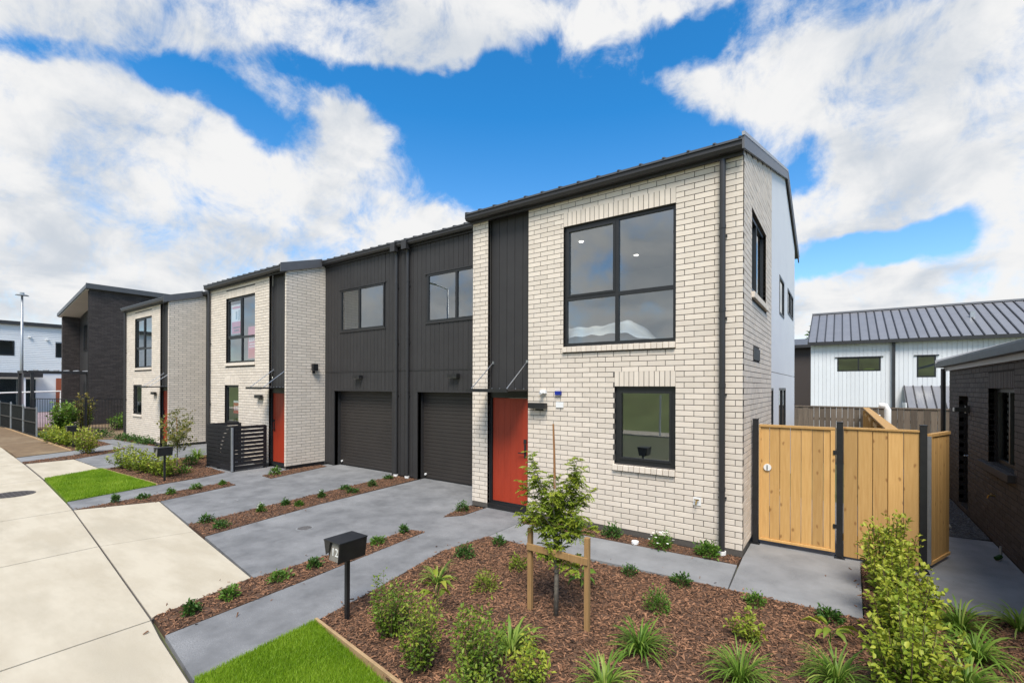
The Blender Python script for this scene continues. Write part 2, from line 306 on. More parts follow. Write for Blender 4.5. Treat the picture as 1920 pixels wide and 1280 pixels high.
# ------------------------------------------------------------------ helpers
def link(o, parent=None):
    COL.objects.link(o)
    if parent is not None:
        o.parent = parent
    return o
def tag(o, label=None, cat=None, group=None, kind=None):
    if label: o['label'] = label
    if cat: o['category'] = cat
    if group: o['group'] = group
    if kind: o['kind'] = kind
    return o
def org(parent):
    """world position of a thing's base (parents carry no rotation)"""
    v = Vector((0, 0, 0)); p = parent
    while p is not None: v += p.location; p = p.parent
    return v
def thing(name, loc, label, cat, group=None):
    o = bpy.data.objects.new(name, None); o.empty_display_size = 0.2; o.location = loc
    COL.objects.link(o); return tag(o, label, cat, group)
BOXF = [(0, 3, 2, 1), (4, 5, 6, 7), (0, 1, 5, 4), (1, 2, 6, 5), (2, 3, 7, 6), (3, 0, 4, 7)]
class MB:
    """collects boxes, prisms and tubes in world space; build() links them as one mesh"""
    def __init__(s, mp=None): s.v = []; s.f = []; s.mp = mp or (lambda a, b, c: (a, b, c))
    def _add(s, vs, fs):
        n = len(s.v); s.v += [s.mp(*p) for p in vs]; s.f += [tuple(i + n for i in f) for f in fs]; return s
    def box(s, a0, a1, b0, b1, c0, c1):
        return s._add([(a0, b0, c0), (a1, b0, c0), (a1, b1, c0), (a0, b1, c0), (a0, b0, c1), (a1, b0, c1), (a1, b1, c1), (a0, b1, c1)], BOXF)
    def prism(s, poly, z0, z1):
        """plan polygon raised from z0 to z1 (z1 may be a function of x, y)"""
        n = len(poly); t = (lambda p: z1(*p)) if callable(z1) else (lambda p: z1)
        vs = [(x, y, z0) for x, y in poly] + [(x, y, t((x, y))) for x, y in poly]
        fs = [tuple(range(n - 1, -1, -1)), tuple(range(n, 2 * n))] + [(i, (i + 1) % n, n + (i + 1) % n, n + i) for i in range(n)]
        return s._add(vs, fs)
    def extr(s, prof, d0, d1, axis='u'):
        """profile in the two other axes, pushed along u (axis 'u'), depth ('d') or z ('z')"""
        n = len(prof)
        mk = {'u': lambda p, t: (t, p[0], p[1]), 'd': lambda p, t: (p[0], t, p[1]), 'z': lambda p, t: (p[0], p[1], t)}[axis]
        vs = [mk(p, d0) for p in prof] + [mk(p, d1) for p in prof]
        fs = [tuple(range(n - 1, -1, -1)), tuple(range(n, 2 * n))] + [(i, (i + 1) % n, n + (i + 1) % n, n + i) for i in range(n)]
        return s._add(vs, fs)
    def quad(s, *p): return s._add(list(p), [tuple(range(len(p)))])
    def tube(s, pts, r, n=8, r1=None):
        pts = [Vector(p) for p in pts]; rings = []
        for i, p in enumerate(pts):
            d = (pts[min(i + 1, len(pts) - 1)] - pts[max(i - 1, 0)]).normalized()
            a = d.orthogonal().normalized() if i == 0 else (a_ - d * a_.dot(d)).normalized()
            a_ = a; b = d.cross(a)
            rr = r if r1 is None else r + (r1 - r) * i / (len(pts) - 1)
            rings.append([tuple(p + (a * math.cos(2 * math.pi * k / n) + b * math.sin(2 * math.pi * k / n)) * rr) for k in range(n)])
        vs = [q for g in rings for q in g]; fs = []
        for i in range(len(pts) - 1):
            for k in range(n):
                k2 = (k + 1) % n; fs.append((i * n + k, i * n + k2, (i + 1) * n + k2, (i + 1) * n + k))
        fs += [tuple(range(n - 1, -1, -1)), tuple((len(pts) - 1) * n + k for k in range(n))]
        return s._add(vs, fs)
    def disc(s, c, r, h, n=24):
        return s.prism([(c[0] + r * math.cos(2 * math.pi * k / n), c[1] + r * math.sin(2 * math.pi * k / n)) for k in range(n)], c[2], c[2] + h)
    def build(s, name, material, parent=None, bevel=0.0, smooth=False):
        me = bpy.data.meshes.new(name); off = org(parent)
        me.from_pydata([(x - off.x, y - off.y, z - off.z) for x, y, z in s.v], [], s.f)
        bm = bmesh.new(); bm.from_mesh(me)
        bmesh.ops.recalc_face_normals(bm, faces=bm.faces)
        if bevel: bmesh.ops.bevel(bm, geom=bm.edges[:], offset=bevel, segments=1, affect='EDGES', clamp_overlap=True)
        bm.to_mesh(me); bm.free()
        if smooth: me.polygons.foreach_set('use_smooth', [True] * len(me.polygons))
        me.materials.append(MATS[material])
        return link(bpy.data.objects.new(name, me), parent)
def np_mesh(name, V, F, material, parent=None, rnd=None, smooth=False):
    """V (n,3) world verts, F (m,k) faces of one size; rnd = per-vertex value"""
    me = bpy.data.meshes.new(name); off = org(parent)
    V = np.asarray(V, float) - np.array(off); F = np.asarray(F, np.int32)
    me.vertices.add(len(V)); me.vertices.foreach_set('co', V.astype(np.float32).ravel())
    k = F.shape[1]; me.loops.add(F.size); me.loops.foreach_set('vertex_index', F.ravel())
    me.polygons.add(len(F)); me.polygons.foreach_set('loop_start', np.arange(0, F.size, k, dtype=np.int32))
    me.polygons.foreach_set('use_smooth', np.full(len(F), bool(smooth)))
    if rnd is not None:
        at = me.attributes.new('rnd', 'FLOAT', 'POINT'); at.data.foreach_set('value', np.asarray(rnd, np.float32))
    me.update(calc_edges=True); me.materials.append(MATS[material])
    return link(bpy.data.objects.new(name, me), parent)
CACHE = {}
def piece(name, dims, centre, material, parent, key='', rot=None, bevel=0.0, builder=None):
    """a small block whose mesh is shared by every piece of the same size"""
    k = (name, material, key) + tuple(round(d, 3) for d in dims)
    if k not in CACHE:
        a, b, c = (d / 2 for d in dims)
        m = MB(); (builder(m) if builder else m.box(-a, a, -b, b, -c, c))
        o = m.build(name, material, None, bevel); CACHE[k] = o.data
        COL.objects.unlink(o); bpy.data.objects.remove(o)
    o = bpy.data.objects.new(name, CACHE[k]); o.location = Vector(centre) - org(parent)
    if rot: o.rotation_euler = rot
    return link(o, parent)
# wall frames: u along the wall, d into the wall, z up
def front(y0): return lambda u, d, z: (u, y0 + d, z)          # faces -Y
def side_px(x0): return lambda u, d, z: (x0 - d, u, z)        # faces +X, u = Y
def side_nx(x0): return lambda u, d, z: (x0 + d, u, z)        # faces -X, u = Y
def cells(u0, u1, z0, z1, holes):
    us = sorted({u0, u1} | {min(max(v, u0), u1) for h in holes for v in h[:2]}); zs = sorted({z0, z1} | {min(max(v, z0), z1) for h in holes for v in h[2:4]})
    out = []
    for i in range(len(us) - 1):
        run = None
        for j in range(len(zs) - 1):
            cu, cz = (us[i] + us[i + 1]) / 2, (zs[j] + zs[j + 1]) / 2
            hole = any(h[0] < cu < h[1] and h[2] < cz < h[3] for h in holes)
            if hole:
                if run: out.append(run); run = None
            else: run = (us[i], us[i + 1], run[2] if run else zs[j], zs[j + 1])
        if run: out.append(run)
    return out
def holed(m, u0, u1, z0, z1, holes, d0, d1):
    for a, b, c, e in cells(u0, u1, z0, z1, holes): m.box(a, b, d0, d1, c, e)
    return m

# ------------------------------------------------------------------ brickwork
CH, CL, JT = 0.086, 0.287, 0.010
def bond(mp, u0, u1, z0, z1, holes=(), phase=0.0, top=None, dep=0.07, proud=0.0, facing='y'):
    """running-bond bricks as (centre, size, frame) records"""
    out = []; n = int((z1 - z0) / CH + 0.3)
    for k in range(n):
        a, b = z0 + k * CH, z0 + k * CH + CH - JT
        cuts = sorted((h[0], h[1]) for h in holes if h[2] < b - 0.02 and h[3] > a + 0.02)
        spans = []; c = u0
        for h0, h1 in cuts:
            if h0 > c: spans.append((c, min(h0, u1)))
            c = max(c, h1)
        if c < u1: spans.append((c, u1))
        off = phase + (0.5 * CL if k % 2 else 0)
        for s0, s1 in spans:
            if s1 - s0 < 0.2: out.append((mp, s0, s1, a, b, dep, proud)); continue
            i = math.floor((s0 - off) / CL)
            while off + i * CL < s1 - 0.012:
                p, q = max(s0, off + i * CL), min(s1, off + (i + 1) * CL - JT)
                if abs(q - s1) < 0.012: q = s1
                if p > s0 + 1e-6: pass
                if q - p > 0.025:
                    if top is None or b < top((p + q) / 2): out.append((mp, p, q, a, b, dep, proud + R.uniform(-0.0015, 0.0015)))
                i += 1
    return out
def soldiers(mp, u0, u1, z0, z1):
    n = round((u1 - u0) / CH); w = (u1 - u0) / n
    return [(mp, u0 + i * w + JT / 2, u0 + (i + 1) * w - JT / 2, z0 + JT / 2, z1 - JT / 2, 0.07, R.uniform(-0.0015, 0.0015)) for i in range(n)]
def lay(recs, parent, material, nbest, name='brick', rest='brickwork'):
    """the bricks that show largest become parts of their own, the others one joined mesh"""
    eye = Vector((0, 0, CAM_H)); sc = []
    for i, (mp, p, q, a, b, dep, pr) in enumerate(recs):
        c = Vector(mp((p + q) / 2, -pr, (a + b) / 2)); nrm = Vector(mp(0, -1, 0)) - Vector(mp(0, 0, 0)); v = eye - c
        vis = 1.0 if (c - eye).dot(fw) > 0 and abs((c - eye).dot(rt) / max(1e-3, (c - eye).dot(fw))) < 1.08 else 0.02
        sc.append((-(q - p) * (b - a) * max(0, nrm.dot(v.normalized())) / v.length_squared * vis, i))
    sc.sort(); big = {i for _, i in sc[:nbest]}
    vs = []; rn = []
    for i, (mp, p, q, a, b, dep, pr) in enumerate(recs):
        c0, c1 = Vector(mp(p, -pr, a)), Vector(mp(q, dep - pr, b))
        if i in big:
            piece(name, tuple(abs(c1[k] - c0[k]) for k in range(3)), (c0 + c1) / 2, material, parent, bevel=0.0025)
        else:
            x0, x1 = sorted((c0.x, c1.x)); y0, y1 = sorted((c0.y, c1.y)); z0, z1 = sorted((c0.z, c1.z))
            vs += [(x0, y0, z0), (x1, y0, z0), (x1, y1, z0), (x0, y1, z0), (x0, y0, z1), (x1, y0, z1), (x1, y1, z1), (x0, y1, z1)]
            rn += [R.random()] * 8
    if vs:
        n = len(vs) // 8; F = (np.arange(n)[:, None, None] * 8 + np.array(BOXF)[None]).reshape(-1, 4)
        o = np_mesh(rest, vs, F, material, parent, rn); o['kind'] = 'stuff'
def boards(name, mp, u0, u1, z0, z1, pitch, holes, material, parent, dep=0.02, gap=0.008, key='y', z_top=None):
    n = max(1, round((u1 - u0) / pitch)); w = (u1 - u0) / n
    for i in range(n):
        a, b = u0 + i * w + gap / 2, u0 + (i + 1) * w - gap / 2
        for p, q, c, e in cells(a, b, z0, z1, [h for h in holes if h[1] > a and h[0] < b]):
            if q - p < 0.012 or e - c < 0.02: continue
            c0, c1 = Vector(mp(p, -dep, c)), Vector(mp(q, 0, e))
            piece(name, tuple(abs(c1[k] - c0[k]) for k in range(3)), (c0 + c1) / 2, material, parent)

# ------------------------------------------------------------------ windows
def window(parent, mp, u0, u1, z0, z1, mull=(), trans=(), rec=0.05, fw_=0.055, fd=0.06, glass='glass', sashes=(), name='window', label=None, head=True):
    """black aluminium frame with panes; the panes are its sub-parts"""
    m = MB(mp)
    m.box(u0, u0 + fw_, rec, rec + fd, z0, z1); m.box(u1 - fw_, u1, rec, rec + fd, z0, z1)
    m.box(u0 + fw_, u1 - fw_, rec, rec + fd, z0, z0 + fw_); m.box(u0 + fw_, u1 - fw_, rec, rec + fd, z1 - fw_, z1)
    us = [u0 + fw_] + sorted(mull) + [u1 - fw_]; h = 0.032
    for x in mull: m.box(x - h, x + h, rec - 0.004, rec + fd - 0.004, z0 + fw_, z1 - fw_)
    pan = []
    for i in range(len(us) - 1):
        a = us[i] + (h if i else 0); b = us[i + 1] - (h if i < len(us) - 2 else 0)
        zs = [z0 + fw_] + sorted(trans) + [z1 - fw_]
        for t in trans: m.box(a, b, rec - 0.002, rec + fd - 0.002, t - h, t + h)
        for j in range(len(zs) - 1):
            c = zs[j] + (h if j else 0); e = zs[j + 1] - (h if j < len(zs) - 2 else 0)
            if (i, j) in sashes:      # opening sash: a second thinner frame
                s = 0.038
                m.box(a, a + s, rec - 0.012, rec + 0.03, c, e); m.box(b - s, b, rec - 0.012, rec + 0.03, c, e)
                m.box(a + s, b - s, rec - 0.012, rec + 0.03, c, c + s); m.box(a + s, b - s, rec - 0.012, rec + 0.03, e - s, e)
                pan.append((a + s, b - s, c + s, e - s))
            else: pan.append((a, b, c, e))
    w = m.build(name, 'black_frame', parent)
    if label: w['label'] = label
    for a, b, c, e in pan:
        MB(mp).quad((a, rec + 0.025, c), (b, rec + 0.025, c), (b, rec + 0.025, e), (a, rec + 0.025, e)).build('pane', glass, w)
    return w
def room(parent, x0, x1, y0, y1, z0, z1, mats=('room_white', 'carpet'), open_='y0', holes_x1=()):
    """plastered room behind a window: back, sides, ceiling and carpet; open towards its window wall"""
    m = MB(); t = 0.04
    m.box(x0, x1, y1, y1 + t, z0, z1); m.box(x0 - t, x0, y0, y1, z0, z1); m.box(x0, x1, y0, y1, z1, z1 + t)
    if holes_x1: holed(MBwrap(m, side_px(x1 + t)), y0, y1, z0, z1, holes_x1, 0, t)
    else: m.box(x1, x1 + t, y0, y1, z0, z1)
    r = m.build('room', mats[0], parent)
    MB().box(x0, x1, y0, y1, z0 - t, z0).build('carpet', mats[1], r)
    return r
class MBwrap:
    def __init__(s, m, mp): s.m, s.mp = m, mp
    def box(s, u0, u1, d0, d1, z0, z1):
        a, b = s.mp(u0, d0, z0), s.mp(u1, d1, z1); s.m.box(min(a[0], b[0]), max(a[0], b[0]), min(a[1], b[1]), max(a[1], b[1]), z0, z1)
def sill_bricks(parent, mp, u0, u1, z):
    n = round((u1 - u0) / 0.095); w = (u1 - u0) / n
    for i in range(n):
        c0, c1 = Vector(mp(u0 + i * w + 0.004, -0.045, z - 0.105)), Vector(mp(u0 + (i + 1) * w - 0.004, 0.05, z - 0.012 + R.uniform(-0.002, 0.002)))
        piece('sill_brick', tuple(abs(c1[k] - c0[k]) for k in range(3)), (c0 + c1) / 2, 'cream_brick', parent, bevel=0.003)
def wall_light(parent, mp, u, z, w=0.36, h=0.07, dp=0.13, name='wall_light'):
    m = MB(mp); m.box(u - w * 0.22, u + w * 0.22, -0.035, -0.002, z - h * 0.9, z + h * 0.4); m.box(u - w / 2, u + w / 2, -dp, -0.035, z - h / 2, z + h / 2)
    o = m.build(name, 'black_paint', parent)
    MB(mp).box(u - w / 2 + 0.02, u + w / 2 - 0.02, -dp + 0.02, -0.055, z - h / 2 - 0.004, z - h / 2 + 0.001).build('diffuser', 'white_plastic', o)
def downpipe(parent, x, y, z0, z1, top_y, r=0.04, mat_='charcoal_metal', joints=(), elbow=True, name='downpipe'):
    m = MB(); pts = [(x, y, z0)] + [(x, y, z) for z in (z1 - 0.12,)]
    if elbow: pts += [(x, (y + top_y) / 2, z1 - 0.02), (x, top_y, z1 + 0.04)]
    else: pts += [(x, y, z1)]
    m.tube(pts, r, 12)
    for z in joints: m.tube([(x, y, z - 0.03), (x, y, z + 0.03)], r + 0.006, 12)
    o = m.build(name, mat_, parent, smooth=False)
    b = MB()
    for z in joints: b.box(x - 0.055, x + 0.055, y + r * 0.5, y + r + 0.045, z - 0.14, z - 0.115)
    if joints: b.build('bracket', mat_, o)
    MB().tube([(x, y, z0 - 0.05), (x, y, z0 + 0.03)], r + 0.016, 12).build('drain_socket', 'white_plastic', o)
    return o

# ------------------------------------------------------------------ the ground
def struct(o): o['kind'] = 'structure'; return o
g = MB().quad((-400, -60, -0.06), (300, -60, -0.06), (300, 400, -0.06), (-400, 400, -0.06)); struct(g.build('ground', 'far_ground'))
EDGE = [(8.0, 0.25), (0.0, 1.12), (-4.33, 1.60), (-5.34, 1.72), (-5.86, 1.80), (-9.1, 2.15), (-12.15, 2.47), (-13.09, 2.55), (-16.66, 2.82), (-20.35, 3.03), (-24.0, 3.20), (-32, 3.6), (-60, 4.2)]
def edge(x):
    for (a, b), (c, d) in zip(EDGE, EDGE[1:]):
        if c <= x <= a: return b + (d - b) * (x - a) / (c - a)
fp = struct(MB().prism([(8, -0.62), (8, edge(8))] + EDGE[1:] + [(-60, -0.62)], -0.10, -0.012).build('footpath', 'mortar'))
JX = [8, 4.4, 1.0, -2.4, -5.82, -9.12, -12.17, -16.68, -20.38, -24.1, -27.5, -31, -36, -42, -50, -60]
for a, b in zip(JX, JX[1:]):
    sk = 0.03
    poly = [(a - 0.012, -0.6), (a - 0.012, edge(a - 0.012) - 0.012)] + [(x, y - 0.012) for x, y in EDGE if b + 0.02 < x < a - 0.02] + [(b + 0.012, edge(b + 0.012) - 0.012), (b + 0.012, -0.6)]
    MB().prism(poly, -0.08, 0.0).build('slab', 'beige_concrete', fp)
ap = struct(MB().prism([(-5.86, 1.80), (-6.10, 2.92), (-11.62, 3.70), (-12.15, 2.47)], -0.10, -0.012).build('crossing', 'mortar'))
MB().prism([(-5.875, 1.812), (-6.095, 2.91), (-8.765, 3.28), (-9.105, 2.162)], -0.08, 0.0).build('slab', 'beige_concrete', ap)
MB().prism([(-9.12, 2.164), (-8.78, 3.282), (-11.61, 3.695), (-12.14, 2.48)], -0.08, 0.0).build('slab', 'beige_concrete', ap)
ap2 = struct(MB().prism([(-16.68, 2.83), (-17.38, 4.15), (-20.42, 4.18), (-20.36, 3.03)], -0.10, -0.012).build('crossing', 'mortar'))
MB().prism([(-16.72, 2.85), (-17.40, 4.14), (-20.40, 4.16), (-20.34, 3.06)], -0.08, 0.0).build('slab', 'beige_concrete', ap2)
# plot concrete (each pour a sheet of its own, a hair's joint between them)
struct(MB().prism([(-5.36, 1.76), (-4.36, 1.63), (-4.43, 2.77), (-4.55, 3.6), (-4.80, 5.0), (-4.68, 5.95), (-4.675, 6.86), (-4.80, 7.42), (-5.80, 7.42), (-5.79, 6.62), (-6.02, 6.32), (-6.18, 6.9), (-6.20, 8.9), (-8.98, 8.9), (-8.72, 5.53), (-8.34, 3.27), (-6.10, 2.94), (-6.05, 2.96), (-5.95, 5.42), (-5.66, 5.50), (-5.45, 3.17)], -0.08, 0.0).build('driveway', 'grey_concrete'))
struct(MB().prism([(-4.665, 5.95), (-4.665, 6.85), (-1.16, 6.98), (-1.115, 6.10)], -0.08, 0.001).build('path', 'grey_slab'))
struct(MB().prism([(-1.10, 6.09), (-1.145, 7.34), (-1.14, 12.0), (0.40, 12.0), (0.40, 8.4), (0.215, 8.1), (0.19, 6.13)], -0.08, 0.002).build('path', 'grey_slab'))
struct(MB().prism([(-9.30, 3.40), (-9.50, 5.2), (-9.88, 8.9), (-13.0, 8.9), (-13.0, 8.3), (-12.62, 8.25), (-12.13, 6.30), (-12.72, 6.35), (-12.98, 7.30), (-13.98, 7.30), (-13.98, 7.2), (-15.9, 7.2), (-15.6, 6.12), (-14.0, 6.0), (-13.72, 5.28), (-13.55, 4.28), (-13.08, 2.57), (-12.18, 2.49), (-12.28, 3.0), (-12.60, 5.46), (-12.03, 5.40), (-11.62, 3.72)], -0.08, 0.0).build('driveway', 'grey_concrete'))
struct(MB().prism([(-17.40, 4.17), (-18.1, 6.6), (-18.1, 8.9), (-21.5, 8.9), (-21.6, 7.0), (-22.4, 6.9), (-26.6, 6.7), (-26.7, 6.2), (-22.5, 6.1), (-21.3, 5.4), (-20.42, 4.20)], -0.08, 0.0).build('driveway', 'grey_concrete'))
struct(MB().prism([(-20.95, 3.06), (-21.62, 4.35), (-22.6, 6.05), (-24.3, 6.1), (-22.95, 4.6), (-22.3, 3.13)], -0.08, 0.001).build('path', 'grey_slab'))
struct(MB().prism([(0.80, 7.85), (0.86, 7.2), (1.15, 6.97), (1.36, 7.03), (3.0, 7.6), (3.0, 10.5), (1.42, 10.35), (0.5, 10.2), (0.45, 8.5)], -0.08, 0.0).build('path', 'grey_slab'))
# road and the grass bank across it (behind the camera, mirrored in the windows)
struct(MB().box(-60, 12, -0.75, -0.6, -0.2, 0.0).build('kerb', 'beige_concrete'))
struct(MB().box(-150, 80, -8.2, -0.75, -0.3, -0.14).build('road', 'asphalt'))
struct(MB().box(-60, 12, -8.35, -8.2, -0.2, 0.0).build('kerb', 'beige_concrete'))
struct(MB().box(-60, 12, -10.2, -8.35, -0.2, 0.0).build('footpath', 'beige_concrete'))
HX, HY = np.meshgrid(np.linspace(-160, 90, 60), np.linspace(-10.2, -70, 22)); t = (-10.2 - HY) / 60
HZ = 7.5 * np.sin(np.clip(t * 1.9, 0, 1) * math.pi / 2) + 1.2 * np.sin(HX * 0.07 + 1) * t * 2 + 0.5 * np.sin(HX * 0.31 + HY * 0.2) * np.clip(t * 6, 0, 1)
idx = np.arange(HX.size).reshape(HX.shape); F = np.stack([idx[:-1, :-1], idx[:-1, 1:], idx[1:, 1:], idx[1:, :-1]], -1).reshape(-1, 4)
struct(np_mesh('hill', np.stack([HX, HY, HZ - 0.02], -1).reshape(-1, 3), F, 'hill_grass', smooth=True))

# ------------------------------------------------------------------ planting beds, lawns
def inpoly(px, py, poly):
    c = np.zeros(len(px), bool); n = len(poly)
    for i in range(n):
        (x0, y0), (x1, y1) = poly[i], poly[(i + 1) % n]
        k = ((y0 > py) != (y1 > py)); xx = (x1 - x0) * (py - y0) / (y1 - y0 + 1e-12) + x0
        c ^= k & (px < xx)
    return c
def scatter(poly, dens):
    xs, ys = zip(*poly); x0, x1, y0, y1 = min(xs), max(xs), min(ys), max(ys)
    n = int((x1 - x0) * (y1 - y0) * dens); px, py = NR.uniform(x0, x1, n), NR.uniform(y0, y1, n)
    k = inpoly(px, py, poly); return px[k], py[k]
def chips(name, poly, dens, parent, smin=0.012, smax=0.045, z=0.0, material='bark'):
    """loose bark: thin tapered slivers lying every way"""
    px, py = scatter(poly, dens); n = len(px)
    sp_ = NR.random(n) < 0.015; px = px + sp_ * NR.normal(0, 0.16, n); py = py + sp_ * NR.normal(0, 0.16, n)     # a few kicked over the edges
    L = NR.uniform(smin, smax, n); Wd = L * NR.uniform(0.14, 0.42, n); H = NR.uniform(0.003, 0.008, n)
    yaw = NR.uniform(0, 2 * math.pi, n); pit = NR.normal(0, 0.28, n); roll = NR.normal(0, 0.4, n)
    T = np.array([(-.5, -.5, -.5), (.5, -.22, -.5), (.5, .22, -.5), (-.5, .5, -.5), (-.5, -.4, .5), (.45, -.18, .5), (.45, .18, .5), (-.5, .4, .5)])
    v = T[None] * np.stack([L, Wd, H], -1)[:, None]
    cy, sy = np.cos(yaw)[:, None], np.sin(yaw)[:, None]; cp, sp = np.cos(pit)[:, None], np.sin(pit)[:, None]; cr, sr = np.cos(roll)[:, None], np.sin(roll)[:, None]
    x, y, zz = v[..., 0], v[..., 1], v[..., 2]
    y, zz = y * cr - zz * sr, y * sr + zz * cr
    x, zz = x * cp - zz * sp, x * sp + zz * cp
    x, y = x * cy - y * sy, x * sy + y * cy
    hz = z + NR.uniform(0.004, 0.020, n)
    V = np.stack([x + px[:, None], y + py[:, None], zz + hz[:, None]], -1).reshape(-1, 3)
    F = (np.arange(n)[:, None, None] * 8 + np.array(BOXF)[None, 1:]).reshape(-1, 4)
    o = np_mesh(name, V, F, material, parent, np.repeat(NR.random(n), 8)); o['kind'] = 'stuff'; return o
def bed(poly, dens, smin=0.012, smax=0.045, bank=0.0):
    b = struct(MB().prism(poly, -0.07, 0.004).build('mulch_bed', 'soil'))
    chips('bark_chips', poly, dens, b, smin, smax); return b
def grass(poly, dens, h, w, label):
    b = struct(MB().prism(poly, -0.07, 0.008).build('lawn', 'turf'))
    px, py = scatter(poly, dens); n = len(px)
    hh = h * NR.uniform(0.6, 1.25, n); ww = w * NR.uniform(0.7, 1.3, n); a = NR.uniform(0, 2 * math.pi, n); ln = NR.normal(0, 0.45, n); a2 = NR.uniform(0, 2 * math.pi, n)
    dx, dy = np.cos(a) * ww / 2, np.sin(a) * ww / 2; lx, ly = np.cos(a2) * ln * hh, np.sin(a2) * ln * hh
    z0 = np.full(n, 0.004)
    V = np.stack([np.stack([px - dx, py - dy, z0], -1), np.stack([px + dx, py + dy, z0], -1),
                  np.stack([px + lx * .4 + dx * .7, py + ly * .4 + dy * .7, z0 + hh * .6], -1), np.stack([px + lx * .4 - dx * .7, py + ly * .4 - dy * .7, z0 + hh * .6], -1),
                  np.stack([px + lx, py + ly, z0 + hh], -1)], 1).reshape(-1, 3)
    i = np.arange(n)[:, None] * 5
    F = np.concatenate([i + np.array([[0, 1, 2]]), i + np.array([[0, 2, 3]]), i + np.array([[3, 2, 4]])])
    pn = 0.48 + 0.16 * np.sin(px * 1.9 + 0.7 * np.sin(py * 2.3)) * np.sin(py * 2.7 + 1.1) + 0.22 * np.sin(px * 5 + py * 3) * np.sin(py * 6.1 - px * 2) + NR.normal(0, 0.2, n)
    o = np_mesh('grass', V, F, 'grass_blade', b, np.repeat(np.clip(pn, 0, 1), 5)); o['kind'] = 'stuff'
MAIN = [(-4.41, 2.80), (-4.53, 3.6), (-4.78, 5.0), (-4.655, 5.925), (-2.74, 5.93), (-1.11, 6.07), (0.205, 6.11), (0.23, 8.05), (0.78, 8.05), (0.84, 7.2), (1.15, 6.94), (1.38, 7.0), (3.2, 7.6), (3.2, 3.4), (1.0, 2.6), (-1.0, 2.35), (-3.0, 2.56)]
bed(MAIN, 2100, 0.014, 0.060)
bed([(-5.875, 1.83), (-6.08, 2.92), (-6.03, 2.96), (-5.94, 5.43), (-5.65, 5.50), (-5.46, 3.17), (-5.365, 1.77)], 1700, 0.014, 0.055)
bed([(-9.29, 3.39), (-9.49, 5.2), (-9.87, 8.48), (-9.0, 8.48), (-8.73, 5.53), (-8.35, 3.27)], 1100, 0.015, 0.048)
bed([(-12.16, 2.49), (-12.27, 3.0), (-12.59, 5.45), (-12.04, 5.39), (-11.63, 3.72)], 900, 0.018, 0.05)
bed([(-5.80, 7.24), (-5.80, 6.63), (-6.03, 6.34), (-6.17, 6.9), (-6.17, 7.24)], 1200, 0.014, 0.045)
bed([(-4.66, 6.86), (-4.66, 7.30), (-1.16, 7.30), (-1.165, 6.99)], 1500, 0.012, 0.045)
bed([(-12.14, 6.32), (-12.71, 6.36), (-13.0, 7.15), (-13.05, 8.28), (-12.64, 8.24)], 800, 0.018, 0.05)
bed([(-13.59, 4.30), (-13.74, 5.28), (-14.0, 5.98), (-15.6, 6.10), (-15.9, 7.14), (-18.0, 7.14), (-17.9, 6.4), (-17.36, 4.2)], 800, 0.02, 0.06)
bed([(-20.44, 4.2), (-21.3, 5.38), (-22.45, 6.05), (-21.6, 4.38), (-20.92, 3.06), (-20.38, 3.06)], 400, 0.025, 0.07)
bed([(-22.97, 4.6), (-24.3, 6.1), (-26.7, 6.15), (-30.9, 6.6), (-29.5, 4.9)], 300, 0.03, 0.08)
bed([(-26.4, 6.72), (-26.4, 7.08), (-22.6, 7.08), (-22.45, 6.92)], 300, 0.03, 0.08)
struct(MB().prism([(-22.32, 3.15), (-22.96, 4.58), (-29.5, 4.88), (-39, 4.9), (-39, 3.6), (-24.2, 3.25)], -0.07, 0.02).build('bare_plot', 'bare_soil'))
struct(MB().prism([(-31, 6.7), (-26.8, 6.3), (-26.8, 9.5), (-37, 9.5), (-37, 5.5)], -0.07, 0.012).build('yard', 'bare_soil'))
struct(MB().prism([(-37.2, 5.3), (-37.2, 11), (-57, 11), (-57, 4.2)], -0.07, 0.02).build('paved_yard', 'paver_pink'))
grass([(-4.345, 1.63), (-4.425, 2.75), (-3.02, 2.51), (-1.2, 2.3), (-1.2, 1.30)], 26000, 0.042, 0.0042, '')
grass([(-13.12, 2.58), (-13.57, 4.26), (-17.36, 4.13), (-16.69, 2.85)], 7000, 0.055, 0.008, '')
# timber edging boards
def board_line(label, a, b, w=0.03, z0=-0.05, z1=0.035, m_='edge_timber'):
    a, b = Vector(a + (0,)), Vector(b + (0,)); d = (b - a).normalized(); n = Vector((-d.y, d.x, 0)) * w / 2
    o = MB().prism([tuple((a + n)[:2]), tuple((b + n)[:2]), tuple((b - n)[:2]), tuple((a - n)[:2])], z0, z1).build('garden_edging', m_, bevel=0.004)
    return tag(o, label, 'edging')
board_line('long timber edging board between the near lawn and the bark bed', (-4.43, 2.77), (-1.0, 2.31))
board_line('timber edging board behind the far lawn, in front of the leafy hedge', (-13.56, 4.28), (-17.38, 4.16))
board_line('timber edging along the bare brown plot at the far left', (-22.97, 4.60), (-39, 4.9), 0.05, -0.05, 0.06)
